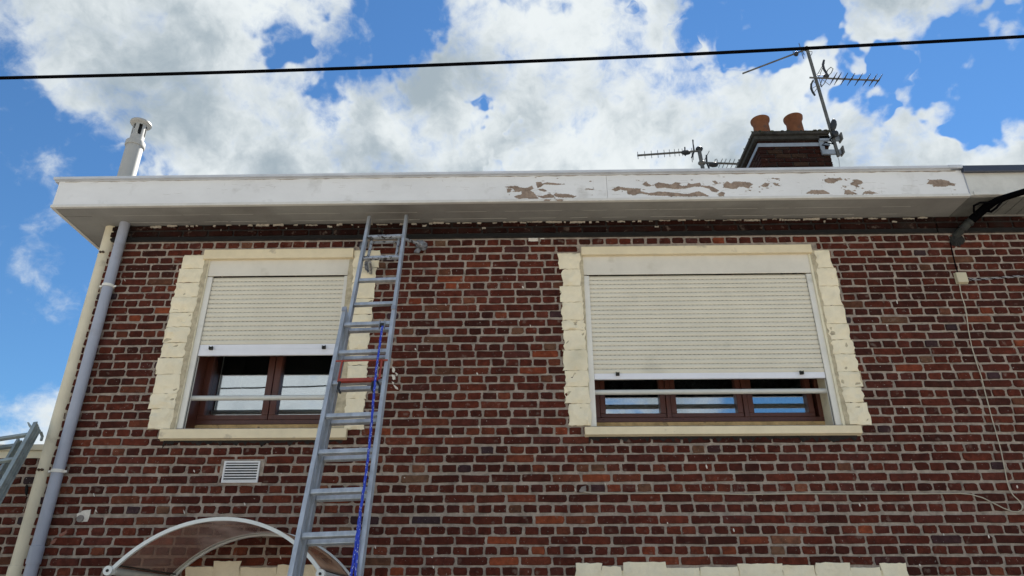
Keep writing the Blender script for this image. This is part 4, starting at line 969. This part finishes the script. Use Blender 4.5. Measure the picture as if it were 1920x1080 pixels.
# pulley at the top rung of the base section
pl = c0+vB*tb[0]; pr_ = at_plane(717, 606, pl+nB*.02, nB)
MB().obox(pr_-uB*.018-vB*.05, pr_-uB*.018+vB*.025, uB, nB, .002, .014).build('pulley_cheek', M['steel'], lad); MB().obox(pr_+uB*.018-vB*.05, pr_+uB*.018+vB*.025, uB, nB, .002, .014).build('pulley_cheek', M['steel'], lad)
MB().tube([pr_-uB*.014-vB*.02, pr_+uB*.014-vB*.02], .016, 12).build('pulley_wheel', M['gasket'], lad)

# rope: twisted three-strand
def rope(name, pts, r, label, seed=0):
    P = []; tot = 0
    for i in range(len(pts)-1):
        n = max(2, int((pts[i+1]-pts[i]).length/.008))
        for k in range(n): P.append(pts[i].lerp(pts[i+1], k/n))
    P.append(pts[-1]); mb = MB(); fl = []; n = 12; vs = []; fs = []; rs = random.Random(seed)
    for i, p in enumerate(P):
        d = (P[min(i+1, len(P)-1)]-P[max(i-1, 0)]).normalized(); a = d.cross(V3(0,1,0)).normalized(); b = a.cross(d)
        for k in range(n):
            t = 2*math.pi*k/n; rad_ = r*(1+.22*math.cos(3*t+i*.55)); vs.append(p+(a*math.cos(t)+b*math.sin(t))*rad_)
    for i in range(len(P)-1):
        for k in range(n):
            fs.append((i*n+k, i*n+(k+1) % n, (i+1)*n+(k+1) % n, (i+1)*n+k)); ph = (3*2*math.pi*k/n+i*.55) % (2*math.pi)
            fl.append(1.0 if (abs(ph-3.1) < .5 and rs.random() < .40) or rs.random() < .03 else 0.0)
    me = bpy.data.meshes.new(name); me.from_pydata([tuple(v) for v in vs], [], fs); me.update(); me.materials.append(M['rope'])
    me.attributes.new('fleck', 'FLOAT', 'FACE').data.foreach_set('value', fl); me.polygons.foreach_set('use_smooth', [True]*len(me.polygons))
    o = bpy.data.objects.new(name, me); C.objects.link(o); return tag(o, label, 'rope')
pf, _ = Yplane(-.145)
rp = [at_plane(x, y, pf, NN) for x, y in ((717,612),(713,640),(706,690),(701,740),(697,790),(691,850),(684,905),(677,950),(670,1000),(664,1045),(658,1082),(640,1200),(600,1500))]
rope('rope', rp, .0074, 'blue rope hanging from the ladder pulley, full length of the base section')
rp2 = [at_plane(x, y, pf, NN) for x, y in ((676,962),(673,1000),(669,1045),(666,1082),(650,1200))]
rope('rope', rp2, .0068, 'second short run of blue rope at the foot of the hanging rope', 3)

# red bracket hooked over a ladder rung
rb_ = empty('ladder_bracket', onp(675, 715), 'red steel frame hooked over a rung of the tall ladder', 'bracket')
pr0, _ = Yplane(-.125)
def op(x, y, extra=0): return at_plane(x, y, V3(0, pr0.y-extra, pr0.z), NN)
MB().tube([op(630, 677), op(727, 675)], .006, 8).build('top_bar', M['red'], rb_, True)
MB().tube([op(642, 676), op(637, 700), op(634, 716)], .0075, 8).build('side_bar', M['red'], rb_, True)
MB().tube([op(716, 674), op(711, 710)], .0075, 8).build('side_bar', M['red'], rb_, True)
MB().obox(op(636, 714), op(709, 712), NN, vB, .01, .012).build('lower_bar', M['red'], rb_)
for x in (637, 700): MB().tube([op(x, 716), op(x-3, 728, .01), op(x+1, 737, .02)], [.010, .009, .007], 8).build('rubber_peg', M['gasket'], rb_, True)
MB().tube([op(706, 712), op(712, 724), op(711, 736)], .007, 8).build('hook', M['gasket'], rb_, True)

# second ladder at the left edge, seen over the lower house
l2 = empty('ladder', (-4.3, -1.0, 0), 'weathered aluminium ladder with hooked end leaning on the lower house at left', 'ladder')
t2 = at(70, 799, -.10); b2_ = at(-14, 950, -.62)
u2, v2, n2 = ladder_frame(b2_, t2); b2g = down(b2_, v2, .05)
for dx, dt, nm in ((0, 0, 'stile'), (-.34, 0, 'stile')):
    m_ = MB(); stile(m_, b2g+V3(dx, 0, 0), t2+V3(dx, 0, 0), u2, n2, 1, .03, .088); m_.build('stile', M['alu_old'], l2, bevel=.002)
k = 1
while True:
    c = t2-v2*(.10+.145*2*(k-1))
    if c.z < .3: break
    MB().obox(c-u2*.335, c-u2*.005, n2, v2, .014, .014).build('rung', M['alu_old'], l2, bevel=.004); k += 1
hk = t2-v2*.035
MB().tube([hk-n2*.03, hk-n2*.075+v2*.05-u2*.0, hk-n2*.11+v2*.045, hk-n2*.12+v2*.01], .011, 8).build('end_hook', M['alu_old'], l2, True)
MB().obox(t2-v2*.04-n2*.02-u2*.015, t2+v2*.045+n2*.0-u2*.075, n2, u2, .02, .006).build('end_plate', M['alu_old'], l2)
# inner section of that ladder
t3 = at(36, 826, -.04); 
for dx in (0, -.28):
    m_ = MB(); stile(m_, t3+V3(dx, 0, 0)-v2*3.0, t3+V3(dx, 0, 0), u2, n2, 1, .020, .05); m_.build('stile', M['alu_old'], l2, bevel=.002)
    MB().tube([t3+V3(dx,0,0)-v2*.02, t3+V3(dx,0,0)+v2*.02-n2*.02, t3+V3(dx,0,0)+v2*.018-n2*.055, t3+V3(dx,0,0)-v2*.02-n2*.065], .008, 8).build('end_hook', M['alu_old'], l2, True)
for k in range(8):
    c = t3-v2*(.06+k*.27); MB().obox(c-u2*.28, c, n2, v2, .012, .018).build('rung', M['alu_old'], l2, bevel=.004)
lump('old_hook_mark', at(50, 918, .085), .012, .01, .045, 9, M['gap_and_mark_black'], left_house, -.25, 2, .5)

# ---------------------------------------------------------------- chimney
CHY = 3.0
ch = empty('chimney', (at(1490, 285, CHY).x, CHY+.6, SOF+.19), parent=house)
cx0, cx1 = at(1424, 285, CHY).x, at(1556, 285, CHY).x; zcap0, zcap1 = at(1490, 252, CHY-.07).z, at(1490, 246, CHY-.07).z
CD = 1.9
MB().box(cx0+.01, cx1-.01, CHY+.01, CHY+CD, SOF+.19, zcap0-.02).build('chimney_core', M['mortar_soot'], ch)
r = random.Random(17); z = at(1490, 322, CHY).z - .30; ri = 0; cb_meshes = {}
zband = at(1480, 271.5, CHY-.01).z
BR = []
while z < zcap0-.03:
    h = .031
    x = cx0 - (.11 if ri % 2 else 0)
    while x < cx1:
        a, b = max(cx0-.004, x), min(cx1+.004, x+.213)
        if b-a > .04: BR.append(('f', a, b, z, h))
        x += .225
    y = CHY+.0 - (.11 if ri % 2 == 0 else 0)
    while y < CHY+CD:
        a, b = max(CHY+.012, y), min(CHY+CD, y+.213)
        if b-a > .04: BR.append(('l', a, b, z, h))
        y += .225
    z += .072; ri += 1
for side, a, b, z, h in BR:
    vs, fs = brick_shape((b-a)/2, h, r, .004, .012); mb = MB()
    if side == 'f': mb.add([(v[0]+(a+b)/2, v[1]+CHY+.01, v[2]+z) for v in vs], fs)
    else: mb.add([(cx0+.01+v[1], (a+b)/2-v[0], v[2]+z) for v in vs], fs)
    o = mb.build('brick', M['brick_soot'], ch); o['tone'] = float(r.uniform(.3, .8))
ccx0, ccx1 = at(1411, 250, CHY-.09).x, at(1556, 250, CHY-.09).x
MB().box(cx0-.055, cx1+.02, CHY-.05, CHY+CD+.05, zcap0-.06, zcap0-.001).build('corbel', M['concrete'], ch)
bm = bmesh.new(); bmesh.ops.create_grid(bm, x_segments=44, y_segments=40, size=.5)
o = MB().box(ccx0, ccx1, CHY-.09, CHY+CD+.12, zcap0, zcap1+.0).build('chimney_cap', M['concrete'], ch, bevel=.01)
bm.free()
for k in range(40):   # moss along the cap edge
    xx = random.uniform(ccx0, ccx1) if k < 22 else ccx0; yy = CHY-.09 if k < 22 else CHY-.09+random.random()**1.5*CD
    s_ = random.uniform(.008, .03)**1
    lump('moss_tuft', V3(xx, yy, zcap1-random.uniform(0, .03)), s_*1.5, s_*.8, s_*.7, k, M['moss'], None, 0, 1, .5).name
tufts = [o for o in bpy.data.objects if o.name.startswith('moss_tuft')]
mv, mf = [], []
for t in tufts:
    k0 = len(mv); mv += [tuple(v.co) for v in t.data.vertices]; mf += [tuple(i+k0 for i in p.vertices) for p in t.data.polygons]
for t in tufts: bpy.data.objects.remove(t)
tag(MB().add(mv, mf).build('moss', M['moss'], ch), kind='stuff')
for px, ptop in ((1430, 218), (1493, 214)):
    pc = at(px+2, 244, CHY+.28); pt_ = at(px, ptop+8, CHY+.28); hpt = pt_.z-zcap1; Rb = .135; Xp = pc.x-.03
    MB().lathe([(Rb*.98, zcap1-.01), (Rb*.90, zcap1+hpt*.45), (Rb*.84, zcap1+hpt*.78), (Rb*.88, zcap1+hpt*.86), (Rb*1.02, zcap1+hpt*.93), (Rb*1.05, zcap1+hpt), (Rb*.86, zcap1+hpt), (Rb*.70, zcap1+hpt*.6), (Rb*.7, zcap1)], (Xp, CHY+.28, 0), 26).build('chimney_pot', M['terracotta'], ch, True)
bz0_, bz1_ = zband-.03, zband+.03
bnd = MB(); bnd.box(cx0-.010, cx1+.02, CHY-.014, CHY-.008, bz0_, bz1_); bnd.box(cx0-.010, cx0-.004, CHY-.0075, CHY+CD, bz0_, bz1_); bnd.build('steel_band', M['galv_matt'], ch)

# ---------------------------------------------------------------- antennas
def yagi_elements(mb, pts, half, d, r=.006, n=5):
    for p in pts: mb.tube([p-d*half, p+d*half], r, n)
an = empty('tv_antenna', at(1571, 292, CHY-.05), 'antenna mast with two aerials bracketed to the brick chimney', 'antenna', 'television antennas above the roof')
mt, mb0 = at(1512, 88, CHY-.05), at(1572, 293, CHY-.05)
MB().tube([mb0, mt], .024, 10).build('mast', M['ant'], an, True)
for (px0, px1, py0, py1) in ((1535, 1574, 258, 264), (1540, 1577, 283, 289)):
    a = at(px0, py0, CHY-.03); b = at(px1, py0, CHY-.03); zz0 = at(px0, py1+1, CHY-.03).z; zz1 = at(px0, py0-1, CHY-.03).z
    MB().box(a.x, b.x, CHY-.05, CHY-.016, zz0, zz1).build('mast_bracket', M['galv_matt'], an); MB().box(b.x-.01, b.x+.01, CHY-.11, CHY-.0, zz0-.02, zz1+.02).build('bracket_jaw', M['ant'], an)
a = at(1535, 262, CHY-.03); b = at(1543, 284, CHY-.03); MB().box(a.x, b.x+.04, CHY-.030, CHY-.018, b.z, a.z).build('bracket_plate', M['galv_matt'], an)
pbx = at(1563, 234, CHY-.1); lump('amplifier', pbx, .045, .04, .11, 5, M['antblack'], an, .22, 2, .08)
pbx = at(1566, 251, CHY-.1); lump('amplifier', pbx, .05, .04, .06, 6, M['antblack'], an, .1, 2, .15)
MB().tube([at(x, y, CHY-.08) for x, y in ((1558,240),(1564,255),(1556,262),(1562,270),(1548,267),(1541,272),(1555,274))], .009, 6).build('coax_loop', M['black'], an, True)
MB().tube([at(x, y, CHY-.02) for x, y in ((1570,292),(1573,300),(1574,312),(1574,330))], .004, 5).build('coax', M['whitecable'], an, True)
# lower aerial pointing right
bA, bB = at(1518, 145.5, CHY-.1), at(1648, 151, CHY-.1)
MB().tube([bA, bB], .013, 8).build('boom', M['ant'], an, True)
DY = V3(-.02, 1, 0).normalized()
for px in (1563, 1571, 1583, 1596, 1610, 1625, 1637, 1647):
    e = MB(); c = bA.lerp(bB, (px-1518)/130); hl = .135
    for sgn in (-1, 1): e.tube([c, c+DY*sgn*hl*.35, c+DY*sgn*hl], [.016, .009, .004], 5)
    e.build('director', M['antblack'], an)
lump('dipole_box', at(1549, 143, CHY-.1), .045, .04, .035, 7, M['antblack'], an, 0, 2, .1)
MB().tube([at(x, y, CHY-.1) for x, y in ((1545,113),(1543,121),(1545,130),(1550,138),(1552,142))], [.016,.018,.018,.016,.012], 8).build('reflector_arm', M['antblack'], an, True)
MB().tube([at(x, y, CHY-.1) for x, y in ((1525,150),(1521,158),(1521,166),(1524,173),(1528,179))], [.010,.015,.017,.016,.014], 8).build('reflector_arm', M['antblack'], an, True)
ln = MB()
for a, b in (((1532,141),(1544,120)),((1536,143),(1546,118)),((1530,141),(1552,140)),((1524,152),(1538,162)),((1522,166),(1533,160)),((1534,142),(1541,163)),((1526,174),(1536,160)),((1538,146),(1556,160))): ln.tube([at(*a, CHY-.1), at(*b, CHY-.1)], .005, 4)
ln.tube([at(x, y, CHY-.1) for x, y in ((1548,140),(1552,131),(1558,126),(1562,129),(1559,136),(1552,143))], .007, 5)
ln.tube([at(x, y, CHY-.1) for x, y in ((1541,150),(1538,158),(1540,163),(1546,156),(1550,148))], .007, 5)
ln.build('reflector_rods', M['ant'], an)
# upper aerial pointing away to the left
uA, uB_ = at(1513, 92, CHY-.05), at(1392, 138, CHY+.3)
MB().tube([uA, uB_], .013, 8).build('boom', M['ant'], an, True)
lump('dipole_box', at(1493, 101, CHY-.05), .035, .04, .04, 8, M['antblack'], an, 0, 2, .12)
e = MB()
for a, b in (((1498,81),(1507,110)),((1487,96),(1489,104)),((1502,91),(1508,103))): e.tube([at(*a, CHY-.05), at(*b, CHY-.05)], .006, 5)
e.tube([at(x, y, CHY-.05) for x, y in ((1516,96),(1523,97),(1522,101),(1518,107))], .005, 5); e.build('reflector_rods', M['ant'], an)
lump('mast_clamp', at(1512, 92, CHY-.05), .04, .04, .03, 3, M['antblack'], an, 0, 2, .1)

A2Y = 4.6
a2_ = empty('tv_antenna', at(1318, 322, A2Y), 'smaller aerial mast standing behind the roof edge left of the chimney', 'antenna', 'television antennas above the roof')
pb = at(1319, 322, A2Y); pt2 = at(1310, 278, A2Y); dv = (pt2-pb); MB().tube([pb-dv*1.2, pt2], .034, 10).build('mast', M['ant'], a2_, True)
A_0, A_1 = at(1312, 283, A2Y), at(1195, 291.5, A2Y)
MB().tube([A_0, A_1], .018, 8).build('boom', M['ant'], a2_, True)
for px in (1196, 1209, 1221.5, 1233.5, 1245.5, 1255.5, 1265, 1273, 1279.5):
    c = A_0.lerp(A_1, (1312-px)/117); MB().tube([c-V3(0,0,.075), c+V3(0,0,.075)], .005, 5).build('director', M['ant'], a2_)
lump('dipole_box', at(1286, 286, A2Y), .085, .05, .045, 2, M['antblack'], a2_, 0, 2, .1); MB().tube([at(1284,276,A2Y), at(1285,292,A2Y)], .012, 6).build('dipole', M['antblack'], a2_)
lump('mast_clamp', at(1311, 279.5, A2Y), .065, .05, .05, 5, M['antblack'], a2_, 0, 2, .15); lump('mast_clamp', at(1316, 306, A2Y), .065, .05, .05, 7, M['ant'], a2_, 0, 2, .2)
MB().tube([at(1298.5,262,A2Y), at(1301.5,283,A2Y), at(1297,296,A2Y)], [.008,.016,.014], 6).build('reflector', M['antblack'], a2_)
e = MB(); e.tube([at(1297,278,A2Y), at(1298,304,A2Y)], .006, 4); e.tube([at(1300,262,A2Y), at(1300,300,A2Y)], .005, 4); e.build('reflector_rods', M['ant'], a2_)
B0, B1 = at(1316, 305, A2Y), at(1388, 307.5, A2Y)
MB().tube([B0, B1], .018, 8).build('boom', M['ant'], a2_, True)
for px in (1351, 1358, 1366, 1374, 1382):
    c = B0.lerp(B1, (px-1316)/72); MB().tube([c-DY*.13, c+DY*.13], .006, 5).build('director', M['ant'], a2_)
lump('dipole_box', at(1338, 308.5, A2Y), .085, .05, .045, 12, M['antblack'], a2_, 0, 2, .1)
MB().tube([at(1324.5,291,A2Y), at(1325,305,A2Y), at(1332,321,A2Y)], [.014,.018,.014], 6).build('reflector', M['antblack'], a2_)
e = MB(); e.tube([at(1330,283,A2Y), at(1321,300,A2Y)], .006, 4); e.tube([at(1335,305,A2Y), at(1324,321,A2Y)], .005, 4); e.tube([at(x, y, A2Y) for x, y in ((1340,305),(1341,299),(1344,298),(1345,302),(1342,307))], .007, 5); e.build('reflector_rods', M['ant'], a2_)

# ---------------------------------------------------------------- cables
cab = [(-900,160),(-400,156),(0,146.3),(320,138.5),(640,128.5),(960,116.2),(1280,102.3),(1600,86),(1920,68.5),(2300,45),(3000,-5)]
P = [at(x, y, -2.5) for x, y in cab]; Q = []
for i in range(len(P)-1):
    p0, p1, p2, p3 = P[max(i-1,0)], P[i], P[i+1], P[min(i+2, len(P)-1)]
    for k in range(6):
        t = k/6; Q.append(.5*((2*p1)+(p2-p0)*t+(2*p0-5*p1+4*p2-p3)*t*t+(3*p1-p0-3*p2+p3)*t**3))
Q.append(P[-1])
tag(MB().tube(Q, .0092, 20).build('overhead_cable', M['black'], None, True), 'thick black overhead cable crossing the sky above the roof', 'cable')
# service cable bundle entering at the right
sv = empty('service_cable', at(1792, 445, -.03), 'black service cable bundle in a grey conduit below the right fascia', 'cable')
E0 = zplane(1790, 446, SOF-.10); 
pA = at(1796, 438, -.02); pB = at(1822, 412, -.10); pC = at(1850, 388, -.22); pD = at(1872, 374, -.34); pE = at(1921, 359, -.62); pF = at(2100, 318, -1.6); pG = pF+V3(6, -3.0, 2.2)
MB().tube([pA-V3(.03, -.05, .035), pA-V3(.006, -.005, .008), pA.lerp(pB, .5), pB], [.026, .030, .033, .034], 14).build('conduit', M['cablegrey'], sv, True)
MB().tube([pB, pC], .036, 12).build('cable_wrap', M['black'], sv, True)
MB().tube([pC, pD, pE, pF, pG], [.036, .027, .025, .022, .022], 10).build('cable_run', M['black'], sv, True)
MB().tube([at(x, y, Y) for x, y, Y in ((1842,390,-.2),(1848,395,-.24),(1858,397,-.28),(1868,390,-.32),(1878,378,-.36),(1900,366,-.48),(1925,361,-.62))], .010, 8).build('cable_loop', M['black'], sv, True)
MB().tube([at(x, y, Y) for x, y, Y in ((1832,405,-.16),(1826,396,-.2),(1826,386,-.24),(1838,380,-.27),(1858,380,-.3))], .009, 8).build('cable_loop', M['black'], sv, True)
for t in (.35, .8):
    c = pA.lerp(pB, t); d = (pB-pA).normalized(); MB().tube([c-d*.007, c+d*.007], .041, 14).build('cable_tie', M['gasket'], sv, True)
lump('sealing_mastic', at(1795, 450, -.010), .06, .012, .06, 5, M['mastic'], sv, 0, 4, .5)
MB().tube([at(x, y, -.02) for x, y in ((1782,455),(1786,475),(1791,495),(1796,512))], .0055, 6).build('drop_wire', M['black'], sv, True)
jb = empty('junction_box', at(1799, 521, -.01), 'small cream cable junction box on the bricks at the right', 'junction box')
X0, X1 = at(1789, 521).x, at(1809, 521).x; z0, z1 = at(1799, 530, -.03).z, at(1799, 511, -.03).z
MB().box(X0, X1, -.04, -.009, z0, z1).build('box_body', M['boxcream'], jb, bevel=.006); MB().box(X0-.004, X1+.004, -.014, -.0085, z0-.003, z1+.003).build('box_base', M['boxcream'], jb)
cc = [(1799,532),(1801,545),(1804,558),(1809,572),(1813,595),(1816,620),(1822,650),(1831,680),(1840,706),(1847,735),(1853,758),(1860,785),(1868,812),(1877,845),(1884,880),(1889,905),(1893,918),(1900,929),(1910,938),(1917,948),(1916,956),(1908,960),(1898,959),(1882,953),(1862,943),(1842,933),(1820,927),(1800,925),(1700,926),(1600,926),(1500,925.5),(1400,927),(1300,925),(1200,925),(1110,924.5),(1094,922)]
tag(MB().tube([at(x, y, -.016) for x, y in cc], .0042, 6).build('telephone_cable', M['creamcable'], None, True), 'thin cream cable looping down from the junction box and along a mortar joint', 'cable')
tw = empty('twisted_wire', at(1860, 520, -.03), 'twisted grey wire pair running right from the junction box', 'cable')
for k, m_ in ((0, 'whitecable'), (1, 'black'), (2, 'whitecable')):
    pts = []
    for i in range(60):
        t = i/59; x = 1815+t*150; y = 524.5-t*10+(1-t)**3*1.5; c = at(x, y, -.03); a = i*.8+k*2.1; rr_ = .006+(.012*max(0, 1-t*5)*math.sin(i*.7+k*2)); pts.append(c+V3(0, math.cos(a)*.006, math.sin(a)*rr_))
    MB().tube(pts, .0032, 5).build('wire', M[m_], tw, True)
flat = [(1085,922),(1090,914),(1098,911),(1099,921),(1094,924)]
tag(flat_lump('wall_plug', flat, 5, M['grey_disc'], -.009, .012), 'grey lump of filler where the thin cream cable enters the wall', 'cable entry')
